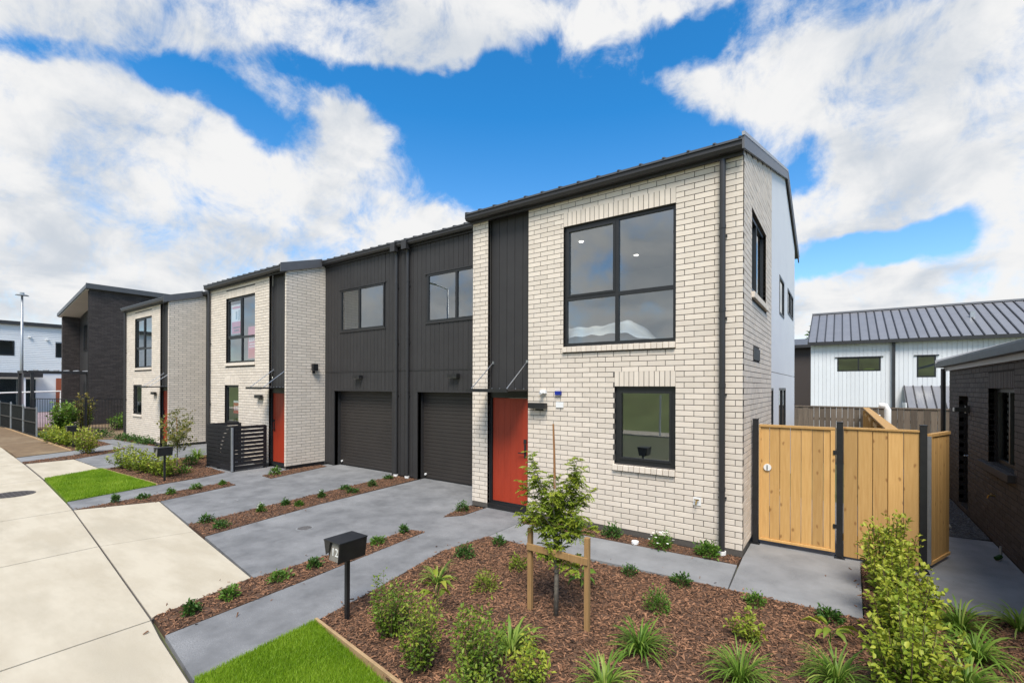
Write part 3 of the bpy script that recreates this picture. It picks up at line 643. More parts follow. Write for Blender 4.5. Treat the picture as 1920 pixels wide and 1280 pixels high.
# drains and covers
def drain(x, y, r, label, material='grey_slab'):
    t = thing('floor_drain', (x, y, 0), label, 'drain')
    MB().disc((x, y, 0.0005), r, 0.004).build('rim', material, t)
    for k in range(-3, 4):
        hw = math.sqrt(max(0, (r * 0.82) ** 2 - (k * r * 0.23) ** 2)); MB().box(x + k * r * 0.23 - r * 0.035, x + k * r * 0.23 + r * 0.035, y - hw, y + hw, 0.005, 0.008).build('slot', 'cast_iron', t)
drain(-7.46, 4.45, 0.14, 'round slotted drain grate in the nearest grey driveway')
t = thing('inspection_cover', (-10.48, 4.57, 0), 'flush grey round access lid in the second driveway', 'cover')
MB().disc((-10.48, 4.57, 0.0005), 0.17, 0.004).build('lid', 'grey_slab', t); MB().disc((-10.48, 4.57, 0.002), 0.13, 0.004).build('inner_lid', 'grey_concrete', t)
t = thing('manhole_cover', (-14.95, 2.03, 0), 'dark round cast iron manhole cover in the beige footpath', 'manhole')
MB().disc((-14.95, 2.03, 0.0005), 0.38, 0.006, 32).build('frame', 'cast_iron', t)
for i in range(-4, 5):
    for j in range(-4, 5):
        if (i * i + j * j) * 0.0064 < 0.105: piece('stud', (0.05, 0.05, 0.008), (-14.95 + i * 0.08, 2.03 + j * 0.08, 0.0095), 'cast_iron', t)
t = tag(MB().tube([(-2.60, 6.99, -0.03), (-2.60, 6.99, 0.045)], 0.055, 16).build('drain_riser', 'white_plastic'), 'white round drain pipe end set in the bark below the front wall', 'pipe')

# ------------------------------------------------------------------ the terrace of town houses
ROOF_S = 0.297                      # pitch of the front slope
def roof_z(y): return 5.905 + ROOF_S * (y - 7.12)
RIDGE_Y = 13.55
def roof_part(parent, x0, x1, y0, y1=None, rib=0.34, verge=None):
    """ribbed metal sheet from the eave up to the ridge and down the back, with its gutter and fascia"""
    y1 = y1 or 17.35
    zr = roof_z(RIDGE_Y); zb = zr - 0.335 * (y1 - RIDGE_Y); th = 0.03
    m = MB()
    m.extr([(y0, roof_z(y0)), (RIDGE_Y, zr), (y1, zb), (y1, zb - th), (RIDGE_Y, zr - th), (y0, roof_z(y0) - th)], x0, x1, 'u')
    o = m.build('roof', 'roof_metal', parent)
    n = max(1, int((x1 - x0) / rib)); st = (x1 - x0) / n
    for i in range(n + 1):
        x = min(max(x0 + i * st, x0 + 0.025), x1 - 0.025)
        k = ('roof_rib', round(y0, 2), round(y1, 2))
        mm = MB().extr([(y0 - 0.012, roof_z(y0 - 0.012) + 0.001), (y0 - 0.012, roof_z(y0) + 0.016), (RIDGE_Y, zr + 0.016), (y1, zb + 0.016), (y1, zb + 0.001), (RIDGE_Y, zr + 0.001)], -0.018, 0.018, 'u')
        if k not in CACHE:
            b = mm.build('roof_rib', 'roof_metal'); CACHE[k] = b.data; COL.objects.unlink(b); bpy.data.objects.remove(b)
        ob = bpy.data.objects.new('roof_rib', CACHE[k]); ob.location = Vector((x, 0, 0)) - org(o); link(ob, o)
    return o
def eave(parent, x0, x1, yw, z_wall, caps=True):
    """quad gutter with a lip on a fascia board, soffit closing it to the wall"""
    yg = yw - 0.19; zt = roof_z(yw - 0.21) - 0.006
    prof = [(yg, zt), (yg, zt - 0.085), (yg + 0.03, zt - 0.13), (yg + 0.12, zt - 0.13), (yg + 0.12, zt - 0.02), (yg + 0.10, zt - 0.02), (yg + 0.10, zt - 0.11), (yg + 0.035, zt - 0.11), (yg + 0.014, zt - 0.08), (yg + 0.014, zt)]
    gt = MB().extr(prof, x0, x1, 'u').build('gutter', 'charcoal_metal', parent)
    if caps: 
        for x in (x0, x1): MB().extr([(yg - 0.004, zt + 0.004), (yg - 0.004, zt - 0.09), (yg + 0.03, zt - 0.135), (yg + 0.125, zt - 0.135), (yg + 0.125, zt + 0.004)], x - 0.006, x + 0.006, 'u').build('end_cap', 'charcoal_metal', gt)
    MB().box(x0 + 0.01, x1 - 0.01, yg + 0.125, yg + 0.15, zt - 0.175, zt - 0.01).build('fascia', 'charcoal_metal', parent)
    MB().box(x0 + 0.012, x1 - 0.012, yg + 0.152, yw + 0.02, zt - 0.165, zt - 0.15).build('soffit', 'charcoal_metal', parent)
    return yg, zt
def front_door(parent, x0, x1, y, z0, z1, hinge_left=True):
    fr = MB(); f = 0.05
    fr.box(x0, x0 + f, y - 0.03, y + 0.06, z0, z1); fr.box(x1 - f, x1, y - 0.03, y + 0.06, z0, z1); fr.box(x0 + f, x1 - f, y - 0.03, y + 0.06, z1 - f, z1); fr.box(x0, x1, y - 0.04, y + 0.06, z0 - 0.09, z0)
    d = MB().box(x0 + f + 0.004, x1 - f - 0.004, y, y + 0.04, z0 + 0.006, z1 - f - 0.004).build('door', 'red_door', parent, bevel=0.003)
    d['label'] = 'flat red front door'
    fr.build('door_frame', 'black_frame', d)
    n = 6; w = (x1 - x0 - 2 * f) / n
    gr = MB()
    for i in range(1, n): gr.box(x0 + f + i * w - 0.002, x0 + f + i * w + 0.002, y - 0.0015, y + 0.01, z0 + 0.01, z1 - f - 0.01)
    gr.build('groove', 'red_door', d)
    hx = (x1 - f - 0.075) if hinge_left else (x0 + f + 0.075); s = -1 if hinge_left else 1
    h = MB(); h.box(hx - 0.022, hx + 0.022, y - 0.014, y, z0 + 0.93, z0 + 1.18); h.tube([(hx, y - 0.01, z0 + 1.02), (hx, y - 0.06, z0 + 1.02), (hx + s * 0.13, y - 0.06, z0 + 1.02)], 0.011, 8)
    h.box(hx - 0.03, hx + 0.03, y - 0.02, y, z0 + 1.20, z0 + 1.28); h.build('door_handle', 'black_paint', d)
    MB().box(x0 + f, x1 - f, y - 0.012, y, z0 + 0.006, z0 + 0.02).build('kick_strip', 'black_frame', d)
def canopy(parent, x0, x1, yf, z, strut_x, strut_z=0.52, proj=0.78, base_y=None):
    """thin steel porch canopy hung from tie rods"""
    by = base_y if base_y is not None else yf
    o = MB().box(x0, x1, yf - proj, by, z - 0.035, z).build('canopy', 'black_paint', parent, bevel=0.004)
    f = MB(); f.box(x0, x1, yf - proj - 0.004, yf - proj + 0.02, z - 0.055, z + 0.008); f.build('canopy_edge', 'black_paint', o)
    for x in strut_x:
        MB().tube([(x, by - 0.012, z + strut_z), (x, yf - proj + 0.10, z + 0.006)], 0.009, 8).build('tie_rod', 'steel', o)
        MB().box(x - 0.02, x + 0.02, by - 0.02, by + 0.002, z + strut_z - 0.03, z + strut_z + 0.03).build('rod_plate', 'steel', o)
    b = MB(); n = 5
    for i in range(n): b.disc((x0 + (x1 - x0) * (i + 0.5) / n, yf - 0.1, z), 0.012, 0.015, 8)
    b.build('bolt', 'steel', o)
    return o
def garage_door(parent, x0, x1, y, z1):
    """sectional door pressed into narrow horizontal ribs"""
    o = MB().box(x0, x1, y + 0.012, y + 0.05, 0.02, z1).build('garage_door', 'garage_door', parent)
    n = int(z1 / 0.0925); h = (z1 - 0.03) / n
    for i in range(n):
        piece('slat', (x1 - x0 - 0.004, 0.012, h - 0.009), ((x0 + x1) / 2, y + 0.006, 0.03 + (i + 0.5) * h), 'garage_door', o, bevel=0.003)
    MB().box(x0, x1, y - 0.006, y + 0.05, 0.0, 0.02).build('bottom_seal', 'black_paint', o)
    MB().tube([(x0 + 0.10, y - 0.005, 0.12), (x0 + 0.10, y - 0.04, 0.12)], 0.028, 12).build('door_stop', 'white_plastic', o)
    return o

def block(H, yf, brick_spans, bay, uw, lw, ztop, outer, inner, side, side_y1, nbig, pipe_x, mirror):
    """the brick-faced projecting part of one house; inner = end next to the garage, outer = far end"""
    fr = front(yf); lo, hi = min(outer, inner), max(outer, inner)
    sold_u = (uw[0], uw[1], uw[3], uw[3] + 0.25); sold_l = (lw[0], lw[1], lw[3], lw[3] + 0.25)
    hol = [uw, lw]; rec = []
    zb = 0.095
    for a, b in brick_spans:
        hh = [h for h in (uw, lw) if a <= h[0] and h[1] <= b] + [h for h in (sold_u, sold_l) if a <= h[0] and h[1] <= b] + [(h[0], h[1], h[2] - 0.115, h[2]) for h in (uw, lw) if a <= h[0] and h[1] <= b]
        rec += bond(fr, a, b, zb, ztop, hh, phase=outer + (-0.09 if outer > inner else 0.09))
    rec += soldiers(fr, *sold_u) + soldiers(fr, *sold_l)
    w = MB(fr)
    for a, b in brick_spans:
        holed(w, a, b, 0.0, ztop + 0.12, [h for h in (uw, lw) if a <= h[0] and h[1] <= b], 0.005, 0.10)
    # side return
    sm = side_px(side); sh = []
    return rec, w, sm
# ---- the near house
A = thing('town_house', (-5.4, 12.0, 0), 'nearest cream brick end town house with big corner window and red door', 'house', 'terraced town houses')
YA = 7.33; ZT = 5.775
uwA, lwA = (-4.065, -2.09, 3.14, 5.27), (-3.09, -2.09, 1.155, 2.43)
recA, wA, _ = block(A, YA, [(-6.17, -5.78), (-4.81, -1.15)], None, uwA, lwA, ZT, -1.15, -6.17, -1.15, 10.65, 300, -1.41, False)
smA = side_px(-1.15)
swA = (8.13, 9.85, 3.94, 5.25); ventA = (8.28, 8.98, 2.87, 3.06)
rake = lambda y: roof_z(y) - 0.10
recA += bond(smA, YA + 0.08, 10.65, 0.095, 7.1, [swA, ventA, (swA[0], swA[1], swA[2] - 0.115, swA[2])], phase=YA + 0.20, top=rake)
wallA = wA
wallA.mp = lambda a, b, c: (a, b, c)
for a, b, c, e in cells(YA + 0.105, 10.65, 0.0, 5.9, [swA, ventA]): wallA.box(-1.25, -1.155, a, b, c, e)
wallA.extr([(YA + 0.105, 5.9), (10.65, 5.9), (10.65, rake(10.65) - 0.02), (YA + 0.105, max(5.905, rake(YA + 0.105) - 0.02))], -1.25, -1.155, 'u')
wallA.build('wall', 'mortar', A)
lay(recA, A, 'cream_brick', 300)
# pillar return hidden from view, floor plate and back of the brick pier
MB().extr([(YA + 0.105, 0.0), (8.46, 0.0), (8.46, roof_z(8.46) - 0.08), (YA + 0.105, roof_z(YA + 0.105) - 0.08)], -6.165, -6.07, 'u').build('return_wall', 'mortar', A)
MB().box(-6.168, -1.152, YA + 0.012, YA + 0.09, -0.02, 0.088).build('plinth', 'black_paint', A)
MB().box(-1.24, -1.152, YA + 0.092, 10.6, -0.02, 0.088).build('plinth', 'black_paint', A)
sill_bricks(A, front(YA), uwA[0], uwA[1], uwA[2] - 0.002); sill_bricks(A, front(YA), lwA[0] - 0.02, lwA[1], lwA[2] - 0.002)
sill_bricks(A, smA, swA[0] - 0.02, swA[1] + 0.02, swA[2] - 0.002)
window(A, front(YA), *uwA, mull=(-3.07,), trans=(3.985,), sashes=((0, 1),), label='large four-pane upstairs window')
window(A, front(YA), *lwA, fw_=0.07, sashes=((0, 0),), label='single-pane ground floor window')
window(A, smA, *swA, mull=(8.95,), sashes=((0, 0),))
MB(smA).box(ventA[0], ventA[1], -0.012, 0.03, ventA[2], ventA[3]).build('vent', 'black_paint', A)
# bay between pier and main wall: vertical boards over a red door
def bay(H, x0, x1, yf, zdoor, ztop, hinge_left, canopy_x, strut_x, by=0.11):
    MB().box(x0 - 0.01, x1 + 0.01, yf + by + 0.02, yf + by + 0.08, zdoor - 0.02, ztop + 0.15).build('bay_wall', 'charcoal_metal', H)
    boards('cladding_board', front(yf + by + 0.02), x0 + 0.012, x1 - 0.012, zdoor + 0.10, ztop + 0.08, 0.19, [], 'charcoal_board', H)
    front_door(H, x0 + 0.005, x1 - 0.005, yf + by, 0.13, zdoor, hinge_left)
    MB().box(x0 + 0.005, x1 - 0.005, yf + by - 0.03, yf + by + 0.019, zdoor + 0.004, zdoor + 0.098).build('lintel', 'black_frame', H)
    canopy(H, canopy_x[0], canopy_x[1], yf + by, zdoor + 0.125, strut_x, base_y=yf + by - 0.001)
bay(A, -5.78, -4.81, YA, 2.25, ZT, True, (-5.90 + 0.13, -4.82), (-4.9, -5.72))
eave(A, -6.22, -1.13, YA, ZT)
downpipe(A, -1.41, YA - 0.06, 0.03, 5.72, YA - 0.13, 0.042, joints=(0.95, 2.45, 3.55, 4.75), elbow=False)
wall_light(A, front(YA), -4.55, 2.075, 0.36, 0.10)
m = MB(front(YA)); m.box(-4.52, -4.40, -0.05, 0, 2.30, 2.36); m.tube([(-4.46, -0.03, 2.33), (-4.47, -0.12, 2.30)], 0.028, 10); m.build('security_sensor', 'white_plastic', A)
MB(front(YA)).box(-4.21, -4.09, -0.045, 0, 2.275, 2.345).build('meter_box', 'blue_plastic', A)
MB(front(YA)).box(-4.20, -4.05, -0.02, 0, 2.05, 2.15).build('number_plate', 'white_plastic', A)
m = MB(front(YA)); m.box(-1.82, -1.71, -0.012, 0, 0.655, 0.775); m.build('tap_plate', 'white_plastic', A)
m = MB(front(YA)); m.tube([(-1.765, -0.01, 0.725), (-1.765, -0.07, 0.72), (-1.765, -0.085, 0.675)], 0.011, 8); m.box(-1.80, -1.73, -0.05, -0.035, 0.735, 0.75); m.build('tap', 'brass', A)
# white rear half of the end wall
swin = [(12.30, 13.35, 4.12, 5.02), (14.3, 16.0, 4.38, 5.06), (10.72, 11.22, 0.05, 2.41), (12.25, 13.88, 0.05, 2.41)]
wm = MB(); wp = MBwrap(wm, side_px(-1.17))
for z0, z1 in ((0.0, 2.735), (2.75, 5.60)):
    for a, b, c, e in cells(10.655, 16.55, z0, z1, swin): wp.box(a, b, 0.0, 0.10, c, e)
zr = roof_z(RIDGE_Y)
wm.extr([(10.655, 5.601), (16.55, 5.601), (16.55, zr - 0.335 * 3.0 - 0.10), (RIDGE_Y, zr - 0.10), (10.655, roof_z(10.655) - 0.10)], -1.27, -1.17, 'u')
wm.build('render_wall', 'white_wall', A)
MB().box(-1.265, -1.185, 10.66, 16.54, 2.73, 2.755).build('joint_strip', 'black_frame', A)
for s_ in swin[:2]: window(A, side_px(-1.17), *s_, mull=((s_[0] + s_[1]) / 2,) if s_[1] - s_[0] > 1.3 else (), rec=-0.01)
for s_ in swin[2:]: window(A, side_px(-1.17), *s_, mull=((s_[0] + s_[1]) / 2,) if s_[1] - s_[0] > 1.3 else (), rec=0.0, name='glazed_door', glass='glass_dark')
MB().box(-9.6, -1.28, 16.45, 16.55, 0, 6.5).build('rear_wall', 'white_wall', A)
roof_part(A, -6.21, -1.135, YA - 0.21); 
roof_part(A, -9.655, -6.215, 8.5 - 0.21)
# verge flashing up the gable
bg = MB()
def verge(m, x0, x1, y0, y1, up_, dn):
    z = lambda y: roof_z(y) if y <= RIDGE_Y else zr - 0.335 * (y - RIDGE_Y)
    ys = [y0, RIDGE_Y, y1]
    m.extr([(y, z(y) + up_) for y in ys] + [(y, z(y) - dn) for y in reversed(ys)], x0, x1, 'u')
verge(bg, -1.134, -1.105, YA - 0.20, 17.36, 0.03, 0.16); bg.build('barge_board', 'barge', A)
bg = MB(); verge(bg, -1.135, -1.098, YA - 0.215, 17.38, 0.075, -0.02); bg.build('barge_flashing', 'flashing', A)
# rooms of the near house
rm = room(A, -4.75, -1.30, YA + 0.12, 11.6, 2.80, 5.40, holes_x1=[swA]); 
MB().box(-3.2, -1.34, 11.45, 11.58, 2.82, 5.0).build('partition', 'room_grey', rm)
for x, y in ((-4.36, 8.61), (-3.79, 10.2)):
    d_ = MB().disc((x, y, 5.385), 0.045, 0.012, 16).build('downlight', 'downlight', rm)
room(A, -4.75, -1.30, YA + 0.12, 10.2, 0.05, 2.60)
MB().box(-4.9, -1.28, YA + 0.13, 16.4, 2.62, 2.74).build('floor_plate', 'room_grey', A)
# ---- the garage range set back between the two nearest houses
def garage_range(H, x0, x1, door, win, mull, light_x, yw=8.5, zt=6.2, boards_x=None):
    fr = front(yw); hol = [(win[0], win[1], win[2], win[3]), (door[0], door[1], -0.1, door[2])]
    holed(MB(fr), x0, x1, 0.0, zt + 0.05, hol, 0.0, 0.10).build('garage_wall', 'black_frame', H)
    h2 = [(win[0] - 0.02, win[1] + 0.02, win[2] - 0.02, win[3] + 0.02), (door[0] - 0.10, door[1] + 0.10, -1, door[2] + 0.04)]
    bx = boards_x or (x0, x1)
    boards('cladding_board', fr, bx[0], bx[1], 0.04, 2.82, 0.155, h2, 'charcoal_board', H)
    boards('cladding_board', fr, bx[0], bx[1], 2.85, zt + 0.02, 0.155, h2, 'charcoal_board', H)
    MB(fr).box(bx[0], bx[1], -0.028, -0.001, 2.824, 2.846).build('flashing', 'charcoal_metal', H)
    window(H, fr, *win, mull=mull, rec=-0.035, fw_=0.05)
    MB(fr).box(win[0] - 0.07, win[1] + 0.07, -0.05, -0.003, win[3] + 0.004, win[3] + 0.03).build('window_flashing', 'charcoal_metal', H); MB(fr).box(win[0] - 0.06, win[1] + 0.06, -0.045, -0.003, win[2] - 0.04, win[2] - 0.004).build('window_flashing', 'charcoal_metal', H)
    tr = MB(fr); dx0, dx1, dz = door
    tr.box(dx0 - 0.10, dx0, -0.032, 0.24, 0.0, dz + 0.0); tr.box(dx1, dx1 + 0.10, -0.032, 0.24, 0.0, dz + 0.0); tr.box(dx0 - 0.12, dx1 + 0.12, -0.036, 0.24, dz, dz + 0.04)
    tr.build('garage_trim', 'charcoal_board', H)
    garage_door(H, dx0, dx1, yw + 0.20, dz)
    wall_light(H, fr, light_x, 2.68, 0.30, 0.09, 0.16)
    room(H, win[0] - 0.4, win[1] + 0.3, yw + 0.12, yw + 3.2, 3.0, 5.7)
    eave(H, x0 + 0.004, x1 - 0.004, yw, zt, caps=False)
garage_range(A, -9.655, -6.175, (-9.0, -6.36, 2.27), (-8.65, -6.66, 4.05, 5.27), (-7.65,), -7.68)
downpipe(A, -9.33, 8.5 - 0.075, 0.03, 6.05, 8.5 - 0.13, 0.045, joints=(2.3, 3.7, 5.2), elbow=True)
m = MB(); m.box(-9.42, -9.24, 8.27, 8.40, 6.0, 6.22); m.build('rainhead', 'charcoal_metal', A)

# ---- the second house
B = thing('town_house', (-13.8, 12.0, 0), 'middle cream brick town house with red door and black slatted bin screen in front', 'house', 'terraced town houses')
def brick_house(H, yf, left, right, bx, uw, lw, nbig, garage, pipe_x, roof_x):
    fr = front(yf); spans = [(left, bx[0])]
    rec, w, _ = block(H, yf, spans, None, uw, lw, ZT, left, right, right, 8.5, nbig, pipe_x, True)
    w.mp = lambda a, b, c: (a, b, c)
    w.extr([(yf + 0.006, 0), (8.49, 0), (8.49, rake(8.49) - 0.02), (yf + 0.006, ZT + 0.1)], right - 0.072, right - 0.005, 'u')
    w.build('wall', 'mortar', H)
    rec += bond(side_px(right), yf, 8.47, 0.095, 6.6, [], phase=yf + 0.2, top=rake)
    lay(rec, H, 'cream_brick', nbig)
    MB().box(left + 0.003, bx[0], yf + 0.012, yf + 0.09, -0.02, 0.088).build('plinth', 'black_paint', H)
    MB().box(right - 0.07, right - 0.003, yf + 0.01, 8.46, -0.02, 0.088).build('plinth', 'black_paint', H)
    for wn_ in (uw, lw):
        MB(fr).box(wn_[0] - 0.03, wn_[1] + 0.03, -0.045, 0.05, wn_[2] - 0.105, wn_[2] - 0.012).build('sill', 'cream_brick', H, bevel=0.004)
    window(H, fr, *uw, mull=((uw[0] + uw[1]) / 2 + 0.02,), trans=(3.99,), sashes=((0, 1),))
    window(H, fr, *lw, fw_=0.07)
    bay(H, bx[0], bx[1], yf, 2.25, ZT, False, (bx[0] + 0.01, bx[1] - 0.01), (bx[1] - 0.06, bx[0] + 0.08))
    eave(H, left - 0.03, right + 0.03, yf, ZT)
    downpipe(H, left + 0.06, yf - 0.06, 0.03, 5.72, yf - 0.13, 0.042, joints=(1.9, 4.0), elbow=False)
    wall_light(H, fr, bx[0] - 0.45, 2.09, 0.34, 0.10)
    roof_part(H, left - 0.02, right + 0.03, yf - 0.21)
    v = MB(); v.extr([(y, roof_z(y) + dz) for y, dz in ((yf - 0.2, 0.055), (8.32, 0.055), (8.32, -0.20), (yf - 0.2, -0.20))], right + 0.031, right + 0.055, 'u'); v.build('barge_board', 'barge', H)
    room(H, left + 0.25, bx[0] - 0.1, yf + 0.12, yf + 4, 2.80, 5.40); room(H, left + 0.25, bx[0] - 0.1, yf + 0.12, yf + 3, 0.05, 2.60)
    MB().box(left + 0.02, right - 0.2, 16.45, 16.55, 0, 6.5).build('rear_wall', 'white_wall', H)
YB = 7.22
uwB, lwB = (-16.86, -14.91, 3.17, 5.31), (-16.94, -15.96, 1.18, 2.43)
brick_house(B, YB, -18.07, -13.10, (-14.06, -13.175), uwB, lwB, 0, None, None, None)
garage_range(B, -13.095, -9.66, (-12.62, -9.98, 2.27), (-12.30, -10.32, 4.05, 5.28), (-11.42,), -11.4)
roof_part(B, -13.06, -9.66, 8.5 - 0.21)
downpipe(B, -9.77, 8.5 - 0.075, 0.03, 6.05, 8.5 - 0.13, 0.045, joints=(2.3, 3.7, 5.2), elbow=True)
MB().box(-9.86, -9.68, 8.27, 8.40, 6.0, 6.22).build('rainhead', 'charcoal_metal', B)
wall_light(B, side_px(-13.10), 8.07, 2.98, 0.16, 0.20, 0.14)
# posters behind the glass of the second house
fB = front(YB + 0.10)
def poster(label, x0, x1, z0, z1, base, bands):
    p = thing('window_poster', ((x0 + x1) / 2, YB + 0.11, z0), label, 'poster')
    MB(fB).box(x0, x1, 0.0, 0.004, z0, z1).build('sheet', base, p)
    for n_, (a, b, c, e, mm) in enumerate(bands): MB(fB).box(x0 + (x1 - x0) * a, x0 + (x1 - x0) * b, -0.003, -0.0005, z0 + (z1 - z0) * c, z0 + (z1 - z0) * e).build('print', mm, p)
poster('white poster with pink lower half inside the upper left pane of the middle house', -16.70, -16.02, 4.12, 5.10, 'sign_white', [(0.05, 0.95, 0.02, 0.42, 'sign_pink'), (0.3, 0.8, 0.10, 0.14, 'sign_white'), (0.2, 0.9, 0.20, 0.24, 'sign_white'), (0.45, 0.62, 0.50, 0.76, 'sign_grey'), (0.72, 0.86, 0.46, 0.80, 'sign_grey'), (0.1, 0.9, 0.86, 0.93, 'sign_pink')])
poster('red poster with white lines inside the lower right pane of the middle house', -15.55, -14.98, 3.28, 4.30, 'sign_pink', [(0.06, 0.94, 0.02, 0.30, 'sign_red'), (0.1, 0.9, 0.36, 0.39, 'sign_white'), (0.1, 0.85, 0.44, 0.47, 'sign_white'), (0.12, 0.28, 0.52, 0.70, 'sign_white'), (0.36, 0.5, 0.52, 0.66, 'sign_white'), (0.56, 0.66, 0.54, 0.74, 'sign_white'), (0.74, 0.88, 0.52, 0.66, 'sign_white')])
poster('small red and white notice inside the ground floor pane of the middle house', -16.52, -16.10, 1.50, 1.92, 'sign_red', [(0.0, 1.0, 0.84, 1.0, 'sign_white'), (0.14, 0.28, 0.25, 0.62, 'sign_white'), (0.38, 0.52, 0.25, 0.6, 'sign_white'), (0.64, 0.8, 0.25, 0.62, 'sign_white')])

# ---- the third house
C = thing('town_house', (-22.3, 12.0, 0), 'farthest cream brick town house of the row, beside the pool fence', 'house', 'terraced town houses')
YC = 7.15
brick_house(C, YC, -26.49, -21.57, (-22.43, -21.645), (-25.35, -23.36, 3.17, 5.31), (-25.52, -24.50, 1.16, 2.43), 0, None, None, None)
garage_range(C, -21.565, -18.08, (-21.1, -18.5, 2.27), (-20.8, -18.8, 4.05, 5.28), (-19.9,), -19.8)
roof_part(C, -21.53, -18.09, 8.5 - 0.21)
# bedding heaped behind the big window of the near house
hx, hy = np.meshgrid(np.linspace(-4.7, -2.55, 60), np.linspace(7.62, 8.75, 26))
hz = 3.22 + 0.42 / (1 + np.exp((hx + 2.86) / 0.10)) * (0.8 + 0.2 * np.exp(-((hx + 3.15) / 0.25) ** 2)) * np.exp(-((hy - 8.25) / 0.62) ** 4) + 0.012 * np.sin(hx * 19 + hy * 6) + 0.008 * np.sin(hx * 9 - hy * 21)
idx = np.arange(hx.size).reshape(hx.shape); F = np.stack([idx[:-1, :-1], idx[:-1, 1:], idx[1:, 1:], idx[1:, :-1]], -1).reshape(-1, 4)
bd = thing('covered_bed', (-3.28, 8.2, 2.8), 'white bedding heaped behind the large upstairs window of the nearest house', 'bed')
np_mesh('bedding', np.stack([hx, hy, hz], -1).reshape(-1, 3), F, 'fabric_white', bd, smooth=True)
MB().box(-4.72, -2.53, 7.60, 8.77, 2.81, 3.22).build('bed_base', 'fabric_white', bd, bevel=0.03)

# ------------------------------------------------------------------ gate, fences
def tpost(parent, x, y, h, w=0.075, name='post'):
    m = MB(); m.box(x - w / 2, x + w / 2, y - w / 2, y + w / 2, 0.012, h); o = m.build(name, 'black_paint', parent, bevel=0.004)
    b = MB(); b.box(x - w * 0.85, x + w * 0.85, y - w * 0.85, y + w * 0.85, 0.003, 0.0115)
    for i in (-1, 1):
        for j in (-1, 1): b.disc((x + i * w * 0.68, y + j * w * 0.68, 0.0112), 0.008, 0.012, 6)
    b.build('base_plate', 'black_paint', o)
    MB().box(x - w / 2 - 0.003, x + w / 2 + 0.003, y - w / 2 - 0.003, y + w / 2 + 0.003, h - 0.004, h + 0.008).build('post_cap', 'black_paint', o)
YG = 8.13
gt = thing('timber_gate', (-0.55, YG, 0), 'new yellow timber gate with white round latch beside the brick corner', 'gate')
n = 7; w = 0.96 / n
for i in range(n):
    piece('board', (w - 0.006, 0.022, 1.70), (-1.035 + (i + 0.5) * w, YG + R.uniform(-0.002, 0.002), 0.965), 'fresh_timber', gt, bevel=0.003)
MB().box(-1.04, -0.07, YG - 0.035, YG + 0.03, 1.817, 1.855).build('rail', 'fresh_timber', gt, bevel=0.003); MB().box(-1.04, -0.07, YG - 0.03, YG + 0.03, 0.075, 0.113).build('rail', 'fresh_timber', gt, bevel=0.003)
MB().box(-1.042, -1.018, YG - 0.03, YG - 0.0125, 0.114, 1.816).build('stile', 'fresh_timber', gt, bevel=0.003); MB().box(-0.125, -0.072, YG - 0.03, YG - 0.0125, 0.114, 1.816).build('stile', 'fresh_timber', gt, bevel=0.003)
m = MB(front(YG - 0.012)); m.tube([(-0.925, 0.0, 1.20), (-0.925, -0.018, 1.20)], 0.052, 20); lo = m.build('latch', 'white_plastic', gt)
MB(front(YG - 0.03)).box(-0.932, -0.918, -0.012, 0, 1.16, 1.24).build('latch_turn', 'steel', lo)
for z in (0.45, 1.5): MB().box(-0.095, -0.03, YG - 0.04, YG - 0.031, z - 0.03, z + 0.03).build('hinge', 'black_paint', gt)
pn = thing('boarded_fence', (0.43, YG, 0), 'fixed panel of five wide yellow boards right of the timber gate', 'fence')
n = 5; w = 0.82 / n
for i in range(n):
    piece('board', (w - 0.007, 0.022, 1.80), (0.025 + (i + 0.5) * w, YG + R.uniform(-0.003, 0.003), 0.935), 'fresh_timber', pn, bevel=0.003)
MB().box(0.02, 0.845, YG - 0.03, YG + 0.03, 1.838, 1.868).build('rail', 'fresh_timber', pn, bevel=0.003)
MB().box(0.02, 0.845, YG + 0.012, YG + 0.05, 0.25, 0.34).build('rail', 'fresh_timber', pn)
for x, lb in ((-1.09, 'slim black fence post against the brick corner, latch side of the gate'), (-0.017, 'slim black fence post between the gate and the five-board panel'), (0.88, 'slim black fence post at the right end of the timber panel')):
    p = thing('fence_post', (x, YG, 0), lb, 'post', 'black gate posts'); tpost(p, x, YG, 1.93)
# neighbour's gate leaf standing open
lf = thing('open_gate', (0.96, 8.30, 0), 'narrow timber gate leaf standing open beside the dark brick house', 'gate')
a, b = Vector((0.965, 8.33, 0)), Vector((1.25, 9.04, 0)); d = (b - a).normalized(); L = (b - a).length; nn = Vector((-d.y, d.x, 0)); ang = math.atan2(d.y, d.x)
for i in range(5):
    c = a + d * L * (i + 0.5) / 5; piece('board', (L / 5 - 0.005, 0.022, 1.68), (c.x, c.y, 0.93), 'fresh_timber', lf, rot=(0, 0, ang), bevel=0.003)
for z in (0.08, 1.79):
    c = (a + b) / 2; piece('rail', (L, 0.05, 0.04), (c.x, c.y, z), 'fresh_timber', lf, rot=(0, 0, ang))
piece('stile', (0.05, 0.05, 1.66), (a.x - nn.x * 0.0, a.y, 0.935), 'fresh_timber', lf, key='st', rot=(0, 0, ang))
piece('steel_edge', (0.012, 0.06, 1.7), (a.x - d.x * 0.035, a.y - d.y * 0.035, 0.93), 'galv', lf, rot=(0, 0, ang))
